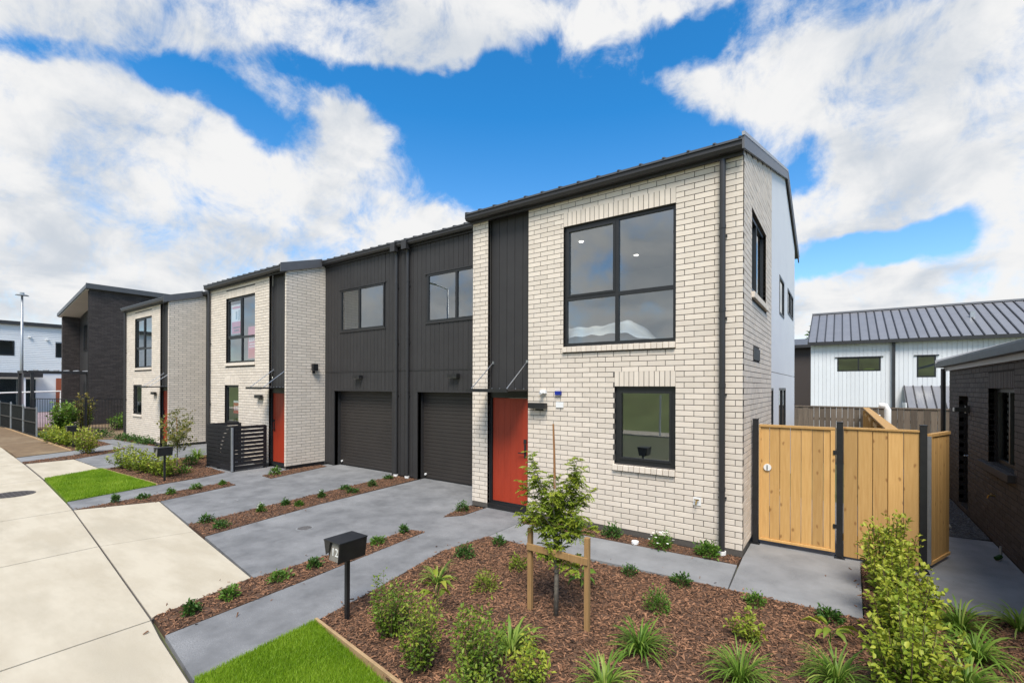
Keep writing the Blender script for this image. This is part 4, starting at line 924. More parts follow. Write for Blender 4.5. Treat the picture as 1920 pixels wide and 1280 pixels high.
# return fence down the side yard: boards on the far side, frame towards the house
rf = thing('side_fence', (0.62, 13.5, 0), 'raw timber fence with rails and a flat cap running back from the gate', 'fence')
for i in range(60): 
    y = 8.55 + i * 0.16; piece('board', (0.02, 0.15, 1.74), (0.66, y, 0.90), 'fresh_timber' if i < 60 else 'old_timber', rf)
for i in range(5): piece('post', (0.09, 0.09, 1.72), (0.58, 8.9 + i * 2.2, 0.87), 'fresh_timber', rf)
for z in (0.35, 1.0, 1.62): piece('rail', (0.045, 9.5, 0.09), (0.60, 13.3, z), 'fresh_timber', rf)
piece('cap', (0.15, 9.6, 0.03), (0.62, 13.3, 1.795), 'fresh_timber', rf)
bf = thing('paling_fence', (0.6, 18.3, 0), 'weathered brown paling fence across the back of the side yard', 'fence')
for i in range(48):
    x = -3.4 + i * 0.152; piece('paling', (0.146, 0.02, 1.76), (x, 18.3 + (0.012 if i % 2 else 0), 0.90), 'old_timber', bf)
piece('rail', (7.4, 0.05, 0.04), (0.2, 18.3, 1.80), 'old_timber', bf)
for z in (0.4, 1.4): piece('rail', (7.3, 0.05, 0.09), (0.2, 18.35, z), 'old_timber', bf)
# white flue pipes over the fence
fl = thing('vent_pipe', (1.05, 15.5, 0), 'bent white plastic pipes standing above the side fence', 'pipe')
m = MB(); m.tube([(0.98, 15.5, 0.1), (0.98, 15.5, 1.86), (0.93, 15.5, 1.95), (0.80, 15.5, 1.96)], 0.075, 12); m.build('pipe', 'white_plastic', fl, smooth=True)
m = MB(); m.tube([(0.76, 15.4, 0.1), (0.76, 15.4, 1.72)], 0.07, 12); m.build('pipe', 'white_plastic', fl, smooth=True)

# ------------------------------------------------------------------ dark brick house on the right
DH = thing('brick_cottage', (4.0, 11.0, 0), 'low dark brown brick house on the right edge of the picture', 'house')
nx = side_nx(1.95); Y0, Y1 = 5.0, 14.0
dwin, ddoor = (9.25, 10.66, 1.24, 2.42), (12.15, 12.98, 0.12, 2.27)
rec = bond(nx, Y0, Y1, 0.03, 2.87, [dwin, ddoor, (dwin[0], dwin[1], dwin[3], dwin[3] + 0.25)], phase=Y1)
rec += soldiers(nx, dwin[0], dwin[1], dwin[3], dwin[3] + 0.25)
rec += bond(lambda u, d, z: (u, Y1 - d, z), 1.955, 2.2, 0.03, 2.87, [], phase=1.95)
dw = MB(nx); holed(dw, Y0, Y1 - 0.01, -0.03, 2.95, [dwin, ddoor], 0.005, 0.18); dw.build('wall', 'dark_mortar', DH)
MB().box(2.0, 9.0, Y1 - 0.19, Y1 - 0.02, -0.03, 2.94).build('end_wall', 'dark_mortar', DH)
lay([r_ for r_ in rec if r_[0] is nx], DH, 'dark_brick', 300)
window(DH, nx, *dwin, mull=(9.95,), rec=0.10, fw_=0.06, glass='glass_dark')
MB(nx).box(dwin[0] - 0.06, dwin[1] + 0.32, -0.08, 0.06, dwin[2] - 0.12, dwin[2] - 0.01).build('sill', 'dark_brick', DH, bevel=0.004)
dd = MB(nx).box(ddoor[0], ddoor[1], 0.12, 0.16, ddoor[2], ddoor[3]).build('side_door', 'black_frame', DH)
MB(nx).tube([(12.85, 0.12, 1.08), (12.85, 0.06, 1.08), (12.72, 0.06, 1.08)], 0.012, 8).build('door_handle', 'steel', dd)
m = MB(nx); m.box(12.0, 12.12, -0.05, -0.003, 1.95, 2.09); m.box(12.0, 12.12, -0.20, -0.05, 1.98, 2.06); lt = m.build('wall_light', 'black_paint', DH)
MB(nx).box(12.005, 12.115, -0.215, -0.201, 1.985, 2.055).build('diffuser', 'steel', lt)
m = MB(nx); m.tube([(10.23, 0.0, 0.76), (10.23, -0.07, 0.755), (10.23, -0.085, 0.71)], 0.012, 8); m.box(10.19, 10.27, -0.05, -0.035, 0.77, 0.785); m.build('tap', 'brass', DH)
m = MB(); m.extr([(Y0, 2.985), (Y1 + 0.35, 2.985), (Y1 + 0.35, 2.88), (Y0, 2.88)], 1.76, 1.775, 'u'); m.box(1.775, 1.88, Y0, Y1 + 0.35, 2.88, 2.895); m.box(1.88, 1.895, Y0, Y1 + 0.35, 2.88, 2.98); m.build('gutter', 'charcoal_metal', DH)
MB().box(1.897, 1.925, Y0, Y1 + 0.33, 2.80, 3.0).build('fascia', 'flashing', DH)
m = MB(); m.extr([(1.80, 2.99), (6.5, 4.4), (6.5, 4.44), (1.80, 3.03)], Y0, Y1 + 0.36, 'd'); m.build('roof', 'roof_metal', DH)
m = MB(); m.extr([(1.76, 2.90), (6.5, 4.32), (6.5, 4.50), (1.76, 3.06)], Y1 + 0.361, Y1 + 0.39, 'd'); m.build('barge_board', 'flashing', DH)
downpipe(DH, 1.88, Y1 + 0.22, 0.05, 2.86, 1.84, 0.045, elbow=False)
rr = MB(); rr.box(4.5, 4.54, 8.6, 11.4, 0.2, 2.7); rr.box(2.14, 4.5, 8.56, 8.6, 0.2, 2.7); rr.box(2.14, 4.5, 11.4, 11.44, 0.2, 2.7); rr.box(2.14, 4.5, 8.6, 11.4, 2.7, 2.74); rr.box(2.14, 4.5, 8.6, 11.4, 0.16, 0.2); rr.build('room', 'room_grey', DH)
bl = MB(nx)
for k in range(11): bl.box(9.33, 10.58, 0.20, 0.215, 1.32 + k * 0.1, 1.375 + k * 0.1)
bl.build('blind', 'room_white', DH)
gv = struct(MB().prism([(0.75, 10.2), (1.42, 10.35), (1.95, 10.5), (1.95, 18.2), (0.75, 18.2)], -0.07, 0.004).build('gravel_path', 'gravel'))
chips('gravel_stones', [(0.75, 10.22), (1.42, 10.37), (1.94, 10.5), (1.94, 16), (0.75, 16)], 900, gv, 0.02, 0.05, 0.0, 'gravel')
for y, lb in ((10.95, 'near pale square stepping stone in the gravel'), (11.75, 'middle pale square stepping stone in the gravel'), (12.5, 'far pale square stepping stone in the gravel')):
    tag(MB().box(1.22, 1.56, y, y + 0.36, -0.02, 0.035).build('stepping_stone', 'beige_concrete', bevel=0.006), lb, 'paver', 'stepping stones')
t = thing('garden_tap', (1.84, 9.35, 0), 'small green hose fitting at the foot of the dark brick wall', 'tap')
MB().tube([(1.84, 9.35, 0.0), (1.84, 9.35, 0.20)], 0.014, 8).build('riser', 'steel', t); MB().tube([(1.84, 9.35, 0.06), (1.78, 9.30, 0.03)], 0.03, 8).build('fitting', 'leaf_dark', t)

# ------------------------------------------------------------------ white boarded house behind
WH = thing('boarded_house', (3.5, 40, 0), 'white boarded two-storey house with ribbed grey roof behind the paling fence', 'house')
S = 34 / 28.0; YW = 34.0
def wz(z): return CAM_H + (z - CAM_H) * S
fr = front(YW); x0, x1 = -1.27 * S, 13.0
w1 = (-0.17 * S, 1.51 * S, wz(3.21), wz(3.87)); w2 = (2.80 * S, 3.46 * S, wz(2.90), wz(3.87))
holed(MB(fr), x0, x1, 0, wz(4.56), [w1, w2], 0.0, 0.15).build('wall', 'white_wall', WH)
boards('wall_board', fr, x0, x1, 0.0, wz(4.55), 0.20, [w1, w2], 'white_board', WH, dep=0.025, gap=0.022)
for w_ in (w1, w2):
    window(WH, fr, *w_, mull=((w_[0] + w_[1]) / 2,) if w_ is w1 else (), rec=-0.03, fw_=0.07, glass='glass_dark')
    MB(fr).box(w_[0] - 0.12, w_[1] + 0.12, -0.08, -0.026, w_[3] + 0.005, w_[3] + 0.05).build('window_flashing', 'charcoal_metal', WH)
    rr = MB(fr); rr.box(w_[0] - 0.3, w_[1] + 0.3, 2.5, 2.55, w_[2] - 0.5, w_[3] + 0.4); rr.box(w_[0] - 0.3, w_[1] + 0.3, 0.16, 2.5, w_[3] + 0.4, w_[3] + 0.44); rr.box(w_[0] - 0.3, w_[1] + 0.3, 0.16, 2.5, w_[2] - 0.5, w_[2] - 0.46); rr.build('room', 'room_grey', WH)
ez = wz(4.66); rz = ez + 2.35; ry = YW + 5.2
xr0, xr1 = x0 - 0.15, x1 + 0.3
MB().extr([(YW - 0.25, ez), (ry, rz), (ry + 5.2, ez), (ry + 5.2, ez - 0.06), (ry, rz - 0.06), (YW - 0.25, ez - 0.06)], xr0, xr1, 'u').build('roof', 'roof_light', WH)
n = int((xr1 - xr0) / 0.42)
for i in range(n):
    a = xr0 + 0.03 + i * (xr1 - xr0) / n; ln = math.hypot(ry - YW + 0.25, rz - ez)
    piece('roof_sheet', ((xr1 - xr0) / n - 0.07, ln, 0.03), (a + 0.19, (YW - 0.25 + ry) / 2, (ez + rz) / 2 + 0.018), 'roof_light', WH, rot=(math.atan2(rz - ez, ry - YW + 0.25), 0, 0))
    piece('roof_rib', (0.05, ln, 0.09), (a, (YW - 0.25 + ry) / 2, (ez + rz) / 2 + 0.03), 'charcoal_metal', WH, rot=(math.atan2(rz - ez, ry - YW + 0.25), 0, 0))
MB().box(xr0, xr1, YW - 0.40, YW - 0.26, ez - 0.17, ez + 0.0).build('gutter', 'charcoal_metal', WH)
MB().box(xr0, xr1, ry - 0.15, ry + 0.15, rz + 0.02, rz + 0.12).build('ridge_cap', 'roof_light', WH)
MB().extr([(YW, ez - 0.1), (ry, rz - 0.1), (ry + 5, ez - 0.1), (ry + 5, 0), (YW + 0.16, 0), (YW + 0.16, ez - 0.1)], x0 + 0.001, x0 + 0.15, 'u').build('gable_wall', 'white_wall', WH)
MB().box(1.98 * S - 0.07, 1.98 * S + 0.07, YW - 0.2, YW - 0.06, 0, ez - 0.15).build('downpipe', 'charcoal_metal', WH)
lz = wz(2.50); lx0, lx1 = 2.32 * S, 6.0
MB().extr([(YW - 1.9, lz - 1.15), (YW - 0.03, lz), (YW - 0.03, lz - 0.08), (YW - 1.9, lz - 1.23)], lx0, lx1, 'u').build('porch_roof', 'roof_light', WH)
for i in range(9): piece('porch_rib', (0.05, 2.19, 0.05), (lx0 + 0.05 + i * 0.38, YW - 0.965, lz - 0.55), 'charcoal_metal', WH, rot=(math.atan2(1.15, 1.87), 0, 0))
MB().box(lx0 - 0.05, lx0, YW - 1.9, YW - 0.03, 0, lz - 0.9).build('porch_wall', 'white_wall', WH)
m = MB(); m.box(5.0 * S - 0.1, 5.0 * S + 0.1, YW + 2.6, YW + 2.8, ez + 1.2, ez + 1.62); m.build('roof_vent', 'galv', WH)
tag(MB(fr).tube([(0.88 * S, 0.5, wz(3.25)), (1.02 * S, 0.5, wz(3.31)), (1.30 * S, 0.5, wz(3.27))], 0.085, 8).build('green_bolster', 'kayak_green'), 'bright lime green bolster lying inside the long window of the boarded house', 'bolster')
ND = thing('far_brick_house', (-6, 50, 0), 'dark brick house gable glimpsed between the white end wall and the boarded house', 'house')
MB().box(-12, -1.2, 48, 56, 0, 6.0).build('wall', 'dark_brick', ND)
m = MB(); m.extr([(47.5, 6.0), (52, 7.0), (56.5, 6.0)], -12.2, -1.0, 'u'); m.build('roof', 'roof_metal', ND)
MB().box(-12.2, -1.0, 47.4, 47.6, 5.85, 6.1).build('gutter', 'charcoal_metal', ND)

# ------------------------------------------------------------------ far left: dark brick house, white house
XD = -37.0
FD = thing('dark_gable_house', (XD - 4, 13, 0), 'tall dark brick house with sloping roof and pale soffit at far left', 'house')
ns = [0]
px = side_px(XD)
def bonded(mp, u0, u1, z0, z1, holes, top=None): return bond(mp, u0, u1, z0, z1, holes, phase=u0, top=top)
m = MB(); m.box(XD - 0.25, XD - 0.01, 8.2, 16.0, 0, 8.15); m.build('side_wall', 'dark_mortar', FD)
lay(bond(px, 8.2, 15.0, 0.0, 8.2, [], phase=8.2), FD, 'dark_brick', 0)
MB().box(-43.35, -43.11, 8.2, 16.0, 0, 7.0).build('fin_wall', 'dark_mortar', FD)
lay(bond(side_px(-43.10), 8.2, 9.06, 0.0, 7.05, [], phase=8.2), FD, 'dark_brick', 0)
lay(bond(front(8.19), -43.35, -43.10, 0.0, 7.0, [], phase=-43.35), FD, 'dark_brick', 0)
m = MB(); m.extr([(-43.1, 0), (XD - 0.26, 0), (XD - 0.26, 8.1), (-43.1, 7.0)], 9.07, 9.2, 'd'); m.build('recessed_wall', 'charcoal_board', FD)
window(FD, front(9.07), -42.1, -41.1, 4.7, 6.5, rec=-0.03, glass='glass_dark')
MB(front(9.07)).box(-42.0, -40.9, -0.05, 0.0, 0.1, 2.6).build('door', 'black_frame', FD)
m = MB(); m.extr([(XD + 0.15, 8.42), (-43.6, 7.26), (-43.6, 7.05), (XD + 0.15, 8.20)], 8.0, 16.2, 'd'); m.build('roof', 'roof_metal', FD)
m = MB(); m.extr([(XD - 0.01, 8.165), (-43.5, 7.035), (-43.5, 7.0), (XD - 0.01, 8.13)], 8.05, 9.06, 'd'); m.build('soffit', 'soffit', FD)
m = MB(); m.extr([(8.0, 8.50), (16.2, 8.50), (16.2, 8.2), (8.0, 8.2)], XD + 0.16, XD + 0.22, 'u'); m.build('barge_board', 'roof_metal', FD)
PG = thing('pergola', (-40, 7, 0), 'dark slim pergola frame in front of the dark brick gable house', 'pergola')
for x, y in ((-40, 5.75), (-38.6, 6.05), (-40, 8.8)): piece('post', (0.14, 0.14, 3.1), (x, y, 1.55), 'charcoal_metal', PG)
m = MB(); m.box(-40.1, -39.9, 5.65, 10.1, 3.1, 3.25); m.box(-38.7, -38.5, 5.9, 10.1, 3.1, 3.25); m.box(-39.9, -38.7, 5.68, 5.84, 3.1, 3.25); m.build('beam', 'charcoal_metal', PG)
for k in range(8): piece('slat', (1.2, 0.05, 0.06), (-39.3, 6.3 + k * 0.45, 3.29), 'flashing', PG)
XW = -58.0; pw = side_px(XW)
FW = thing('weatherboard_house', (XW - 4, 6, 0), 'white weatherboard two-storey house at the far left edge', 'house')
hw = [(3.0, 8.0, 4.92, 6.18), (10.56, 11.9, 4.9, 6.2)]
holed(MB(pw), -8, 14, 0, 7.55, hw, 0.05, 0.3).build('wall', 'white_wall', FW)
nb = 26
for k in range(nb):
    z = 3.45 + k * 0.158
    for a, b, c, e in cells(-8, 14, z, z + 0.156, [h for h in hw if h[2] < z + 0.1 and h[3] > z + 0.05]):
        if e - c < 0.1: continue
        piece('weatherboard', (0.05, b - a, 0.15), (XW - 0.02, (a + b) / 2, z + 0.078), 'white_board', FW, rot=(0, -0.13, 0))
for h in hw: window(FW, pw, *h, rec=-0.03, glass='glass', fw_=0.09)
rr = MB(pw); rr.box(-1, 13.5, 2.5, 2.6, 4.2, 7.0); rr.box(-1, 13.5, 0.31, 2.5, 4.2, 4.3); rr.box(-1, 13.5, 0.31, 2.5, 6.9, 7.0); rr.build('room', 'room_grey', FW)
m = MB(pw); m.box(-8.2, 14.2, -0.25, 1.0, 7.55, 7.85); m.build('roof', 'charcoal_metal', FW)
m = MB(pw); m.box(-8, 9.5, -1.6, -0.1, 3.05, 3.40); m.build('awning', 'charcoal_metal', FW)
m = MB(pw); m.box(-8, 9.3, -0.02, 0.04, 0.2, 2.9); m.build('glass_front', 'glass_dark', FW)
for y in (2.0, 4.2, 6.4, 8.4): piece('awning_post', (0.14, 0.14, 3.05), (XW + 1.4, y, 1.52), 'white_board', FW)
m = MB(pw); m.box(10.6, 13.0, -0.06, -0.001, 0.1, 3.0); m.build('brick_pier', 'terracotta', FW)
for y, z in ((8.9, 6.6), (10.0, 6.45)):
    m = MB(pw); m.box(y - 0.08, y + 0.08, -0.18, 0, z - 0.07, z + 0.07); m.build('floodlight', 'white_plastic', FW)
# street lamp standing among the far houses
def lamp(x, y, h, label, arm=0.0):
    t = thing('street_lamp', (x, y, 0), label, 'lamp post')
    MB().tube([(x, y, 0.0), (x, y, h)], 0.11, 10, 0.06).build('pole', 'galv', t, smooth=True)
    MB().tube([(x, y, 0.0), (x, y, 1.0)], 0.14, 10).build('sleeve', 'galv', t, smooth=True)
    if arm: MB().tube([(x, y, h - 0.02), (x, y + arm, h + 0.10)], 0.045, 8).build('arm', 'galv', t); MB().box(x - 0.12, x + 0.12, y + arm - 0.1, y + arm + 0.65, h + 0.06, h + 0.16).build('lamp_head', 'galv', t, bevel=0.02)
    else:
        MB().disc((x, y, h), 0.30, 0.05, 16).build('lamp_head', 'galv', t); MB().disc((x, y, h + 0.05), 0.12, 0.16, 12).build('lamp_cap', 'galv', t)
        MB().box(x - 0.05, x + 0.05, y - 0.34, y + 0.34, h - 0.02, h + 0.03).build('arm', 'galv', t)
lamp(-46.5, 6.77, 8.6, 'tall grey street lamp at the far left in front of the white house')
lamp(-24.15, -8.5 - 0.3, 9.7, 'street lamp across the road, mirrored in an upstairs garage window', 1.4)
mk = thing('marker_post', (-7.43, -8.6, 0), 'slim white post across the road, mirrored in the ground floor window of the nearest house', 'post')
MB().tube([(-7.43, -8.6, 0), (-7.43, -8.6, 1.95)], 0.045, 10).build('shaft', 'white_plastic', mk); MB().disc((-7.43, -8.6, 1.95), 0.055, 0.04, 10).build('cap', 'white_plastic', mk)
# pool fence
def bar_fence(pts, h, label, pitch=0.115):
    f = thing('pool_fence', (pts[0][0], pts[0][1], 0), label, 'fence', 'black bar fences')
    for (ax, ay), (bx, by) in zip(pts, pts[1:]):
        L = math.hypot(bx - ax, by - ay); an = math.atan2(by - ay, bx - ax); n = int(L / pitch)
        for z in (0.12, h - 0.05): piece('rail', (L, 0.035, 0.035), ((ax + bx) / 2, (ay + by) / 2, z), 'black_paint', f, rot=(0, 0, an))
        for i in range(1, n): piece('bar', (0.018, 0.018, h - 0.2), (ax + (bx - ax) * i / n, ay + (by - ay) * i / n, h / 2 + 0.03), 'black_paint', f)
        piece('post', (0.06, 0.06, h + 0.03), (ax, ay, (h + 0.03) / 2), 'black_paint', f)
    piece('post', (0.06, 0.06, h + 0.03), (pts[-1][0], pts[-1][1], (h + 0.03) / 2), 'black_paint', f)
bar_fence([(-30.85, 6.75), (-30.9, 8.35)], 1.75, 'black bar pool fence next to the farthest town house')
bar_fence([(-34.4, 5.35), (-30.9, 6.72)], 1.75, 'black bar pool fence behind the round green bush')
tp = tag(MB().box(-30.75, -30.55, 8.38, 8.58, 0, 2.6).build('timber_post', 'stake_timber', bevel=0.01), 'tall brown timber post beside the farthest town house', 'post')
# shade-cloth panels of the building-site fence
def site_panel(a, b, h, label):
    t = thing('site_fence', a + (0,), label, 'fence', 'building site fence panels')
    L = math.hypot(b[0] - a[0], b[1] - a[1]); an = math.atan2(b[1] - a[1], b[0] - a[0]); c = ((a[0] + b[0]) / 2, (a[1] + b[1]) / 2)
    piece('cloth', (L - 0.08, 0.012, h - 0.1), (c[0], c[1], h / 2), 'shade_cloth', t, rot=(0, 0, an))
    for z in (0.06, h / 2, h): piece('rail', (L, 0.04, 0.04), (c[0], c[1] - 0.03, z), 'charcoal_metal', t, rot=(0, 0, an))
    for k in range(int(L / 0.22)):
        f_ = (k + 0.5) / int(L / 0.22); piece('wire', (0.007, 0.007, h), (a[0] + (b[0] - a[0]) * f_, a[1] + (b[1] - a[1]) * f_ - 0.03, h / 2), 'charcoal_metal', t)
    for p in (a, b): piece('post', (0.05, 0.05, h + 0.1), (p[0], p[1] - 0.02, (h + 0.1) / 2), 'galv', t)
site_panel((-30.5, 4.95), (-33.2, 4.93), 1.30, 'nearest dark shade-cloth fence panel at the far left')
site_panel((-33.35, 4.93), (-36.2, 4.91), 1.35, 'middle dark shade-cloth fence panel at the far left')
site_panel((-36.35, 4.91), (-39.4, 4.89), 1.4, 'last dark shade-cloth fence panel at the picture edge')
t = thing('barrier', (-40, 5.2, 0), 'pale tubular barrier rail behind the shade-cloth fence', 'barrier')
MB().tube([(-42, 4.9, 0), (-42, 4.9, 1.9), (-42, 7.9, 2.0), (-42, 7.9, 0)], 0.05, 8).build('frame', 'white_plastic', t)
# ------------------------------------------------------------------ mailboxes, bin screen, tree stakes
def text_mesh(body, size, parent, matx, material):
    c = bpy.data.curves.new('number', 'FONT'); c.body = body; c.size = size; c.extrude = 0.0015; c.align_x = 'CENTER'; c.align_y = 'CENTER'
    o = bpy.data.objects.new('tmp', c); COL.objects.link(o); bpy.context.view_layer.update()
    me = bpy.data.meshes.new_from_object(o.evaluated_get(bpy.context.evaluated_depsgraph_get())); COL.objects.unlink(o); bpy.data.objects.remove(o)
    me.transform(matx); me.transform(Matrix.Translation(-org(parent))); me.materials.clear(); me.materials.append(MATS[material]); me.name = 'number'
    return link(bpy.data.objects.new('number', me), parent)
def mailbox(x, y, label, number=None):
    t = thing('mailbox', (x, y, 0), label, 'mailbox', 'black letterboxes on posts')
    MB().box(x - 0.021, x + 0.021, y - 0.021, y + 0.021, 0, 0.68).build('post', 'black_paint', t, bevel=0.003)
    cx, y0, y1, zb, zt = x + 0.025, y - 0.20, y + 0.13, 0.655, 0.855
    m = MB(); m.extr([(cx - 0.085, zb), (cx + 0.10, zb), (cx + 0.132, zt), (cx - 0.132, zt)], y0 + 0.03, y1, 'd'); b = m.build('box', 'black_paint', t, bevel=0.003)
    m = MB(); m.extr([(cx + 0.097, zb), (cx + 0.102, zb), (cx + 0.136, zt), (cx + 0.128, zt)], y0, y0 + 0.03, 'd'); m.build('flap', 'black_paint', b); m = MB(); m.extr([(cx - 0.10, zb + 0.06), (cx - 0.055, zb + 0.09), (cx - 0.03, zt), (cx - 0.132, zt)], y0, y0 + 0.006, 'd'); m.build('flap', 'black_paint', b)
    MB().box(cx - 0.136, cx + 0.136, y0 - 0.004, y1 + 0.004, zt + 0.001, zt + 0.012).build('lid', 'black_paint', b, bevel=0.002)
    m = MB(); m.extr([(cx - 0.083, zb + 0.004), (cx + 0.097, zb + 0.004), (cx + 0.075, zt - 0.01), (cx - 0.02, zt - 0.01)], y0 + 0.024, y0 + 0.0285, 'd'); p = m.build('end_plate', 'plate_grey', b)
    if number:
        mm = Matrix(((1, 0, 0, cx + 0.02), (0, 0, -1, y0 + 0.0215), (0, 1, 0, (zb + zt) / 2 - 0.005), (0, 0, 0, 1)))
        text_mesh(number, 0.115, b, mm, 'white_plastic')
mailbox(-4.20, 2.98, 'black letterbox numbered 12 on a slim post beside the near lawn', '12')
mailbox(-13.95, 4.55, 'black letterbox in front of the middle house, among the hedge')
mailbox(-23.9, 4.85, 'farthest black letterbox, below the round green bush')
BS = thing('bin_screen', (-14.7, 6.6, 0), 'black slatted bin screen standing in front of the middle house', 'screen')
xa, xb, ya, yb, hh = -15.52, -13.95, 6.17, 7.06, 1.25
for x, y in ((xa, ya), (xb, ya), (xb, yb), (xa, yb), (-14.85, ya)): piece('post', (0.07, 0.07, hh), (x, y, hh / 2), 'black_timber', BS)
piece('corner_trim', (0.045, 0.045, hh - 0.02), (xb + 0.045, ya - 0.045, hh / 2), 'galv', BS)
for k in range(11):
    z = 0.07 + k * 0.113
    piece('slat', (0.02, yb - ya, 0.085), (xb + 0.03, (ya + yb) / 2, z + 0.03), 'black_timber', BS)
    piece('slat', (xb - xa, 0.02, 0.098), ((xa + xb) / 2, ya - 0.03, z + 0.03), 'black_timber', BS)
    piece('slat', (0.02, yb - ya, 0.098), (xa - 0.03, (ya + yb) / 2, z + 0.03), 'black_timber', BS)

# ------------------------------------------------------------------ plants
def leaf_mesh(name, pos, dirs, lens, wids, material, parent, fold=0.22, droop=0.18, rnd=None):
    """one folded, pointed leaf of eight faces' worth of outline at each position"""
    n = len(pos); pos = np.asarray(pos); d = np.asarray(dirs); d = d / (np.linalg.norm(d, axis=1, keepdims=True) + 1e-9)
    upv = np.tile([0, 0, 1.0], (n, 1)) + NR.normal(0, 0.35, (n, 3))
    s = np.cross(d, upv); s /= (np.linalg.norm(s, axis=1, keepdims=True) + 1e-9); nn = np.cross(s, d)
    lens = np.asarray(lens)[:, None]; wids = np.asarray(wids)[:, None]
    T = [(0, 0, 0), (-.42, .30, fold), (.42, .30, fold), (0, .34, 0), (-.40, .68, fold), (.40, .68, fold), (0, .70, -droop * .35), (0, 1, -droop)]
    V = np.stack([pos + s * wids * a + d * lens * b + nn * (wids * c if i not in (6, 7) else lens * c) for i, (a, b, c) in enumerate(T)], 1)
    i8 = np.arange(n)[:, None, None] * 8
    F = (i8 + np.array([[0, 3, 1], [0, 2, 3], [1, 3, 6], [1, 6, 4], [3, 2, 5], [3, 5, 6], [4, 6, 7], [6, 5, 7]])[None]).reshape(-1, 3)
    if rnd is None: rnd = np.clip(NR.normal(0.45, 0.24, n), 0, 1)
    return np_mesh(name, V.reshape(-1, 3), F, material, parent, np.repeat(rnd, 8), smooth=True)
def stems_mesh(paths, r0, parent, name='stem', material='twig', sides=4):
    V, F = [], []
    for pth in paths:
        pth = np.asarray(pth); k = len(pth); b = len(V)
        for i, p in enumerate(pth):
            r = r0 * (1 - 0.75 * i / (k - 1))
            for q in range(sides): V.append(p + np.array([math.cos(q * 2 * math.pi / sides), math.sin(q * 2 * math.pi / sides), 0]) * r)
        for i in range(k - 1):
            for q in range(sides): F.append((b + i * sides + q, b + i * sides + (q + 1) % sides, b + (i + 1) * sides + (q + 1) % sides, b + (i + 1) * sides + q))
    return np_mesh(name, V, F, material, parent)
def shrub(x, y, h, w, label, leaf='leaf_hedge', nst=16, per=34, ll=0.042, lw=0.55, group=None, name='shrub', cat='shrub', upright=0.7, flowers=0, tip=0.25):
    """many thin stems fanning up from one foot, leafy almost to the ground"""
    t = thing(name, (x, y, 0), label, cat, group)
    paths, P_, D_, Rn = [], [], [], []
    for k in range(nst):
        a = k * 2.399 + R.uniform(-.4, .4); rr = math.sqrt((k + 0.5) / nst) * w / 2 * R.uniform(0.75, 1.12); hh = h * R.uniform(0.62, 1.10) * (1 - 0.25 * (rr / (w / 2)) ** 2)
        base = np.array([x + math.cos(a) * rr * 0.22, y + math.sin(a) * rr * 0.22, 0.0]); tipp = np.array([x + math.cos(a) * rr, y + math.sin(a) * rr, hh])
        midp = base * (1 - upright) + tipp * upright; midp[2] = hh * 0.45
        ts = np.linspace(0, 1, 7); pth = [(1 - q) ** 2 * base + 2 * q * (1 - q) * midp + q * q * tipp for q in ts]; paths.append(pth)
        for j in range(per):
            q = 0.13 + 0.87 * (j + R.random()) / per; p = (1 - q) ** 2 * base + 2 * q * (1 - q) * midp + q * q * tipp
            p = p + np.array([R.gauss(0, 1), R.gauss(0, 1), R.gauss(0, 0.6)]) * w * 0.045
            az = R.uniform(0, 6.283); el = R.uniform(-0.25, 0.9) + 0.5 * (q > 0.93)
            P_.append(p); D_.append((math.cos(az) * math.cos(el) + math.cos(a) * 0.25, math.sin(az) * math.cos(el) + math.sin(a) * 0.25, math.sin(el)))
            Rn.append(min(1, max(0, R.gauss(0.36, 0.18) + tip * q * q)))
    n = len(P_); ls = ll * NR.uniform(0.65, 1.2, n)
    P_ = np.array(P_); P_[:, 2] = np.maximum(P_[:, 2], 0.02)
    leaf_mesh('foliage', P_, D_, ls, ls * lw, leaf, t, rnd=np.array(Rn)); stems_mesh(paths, 0.006 * max(0.6, h / 0.6), t)
    if flowers:
        fp_, fd = [], []
        for k in range(flowers):
            a = R.uniform(0, 6.283); r_ = R.uniform(0.1, 0.5) * w; c = np.array([x + math.cos(a) * r_, y + math.sin(a) * r_, h * R.uniform(0.55, 1.0)])
            for j in range(5): fp_.append(c); fd.append((math.cos(j * 1.257), math.sin(j * 1.257), 0.5))
        leaf_mesh('blossom', fp_, fd, np.full(len(fp_), 0.024), np.full(len(fp_), 0.018), 'petal', t)
    return t
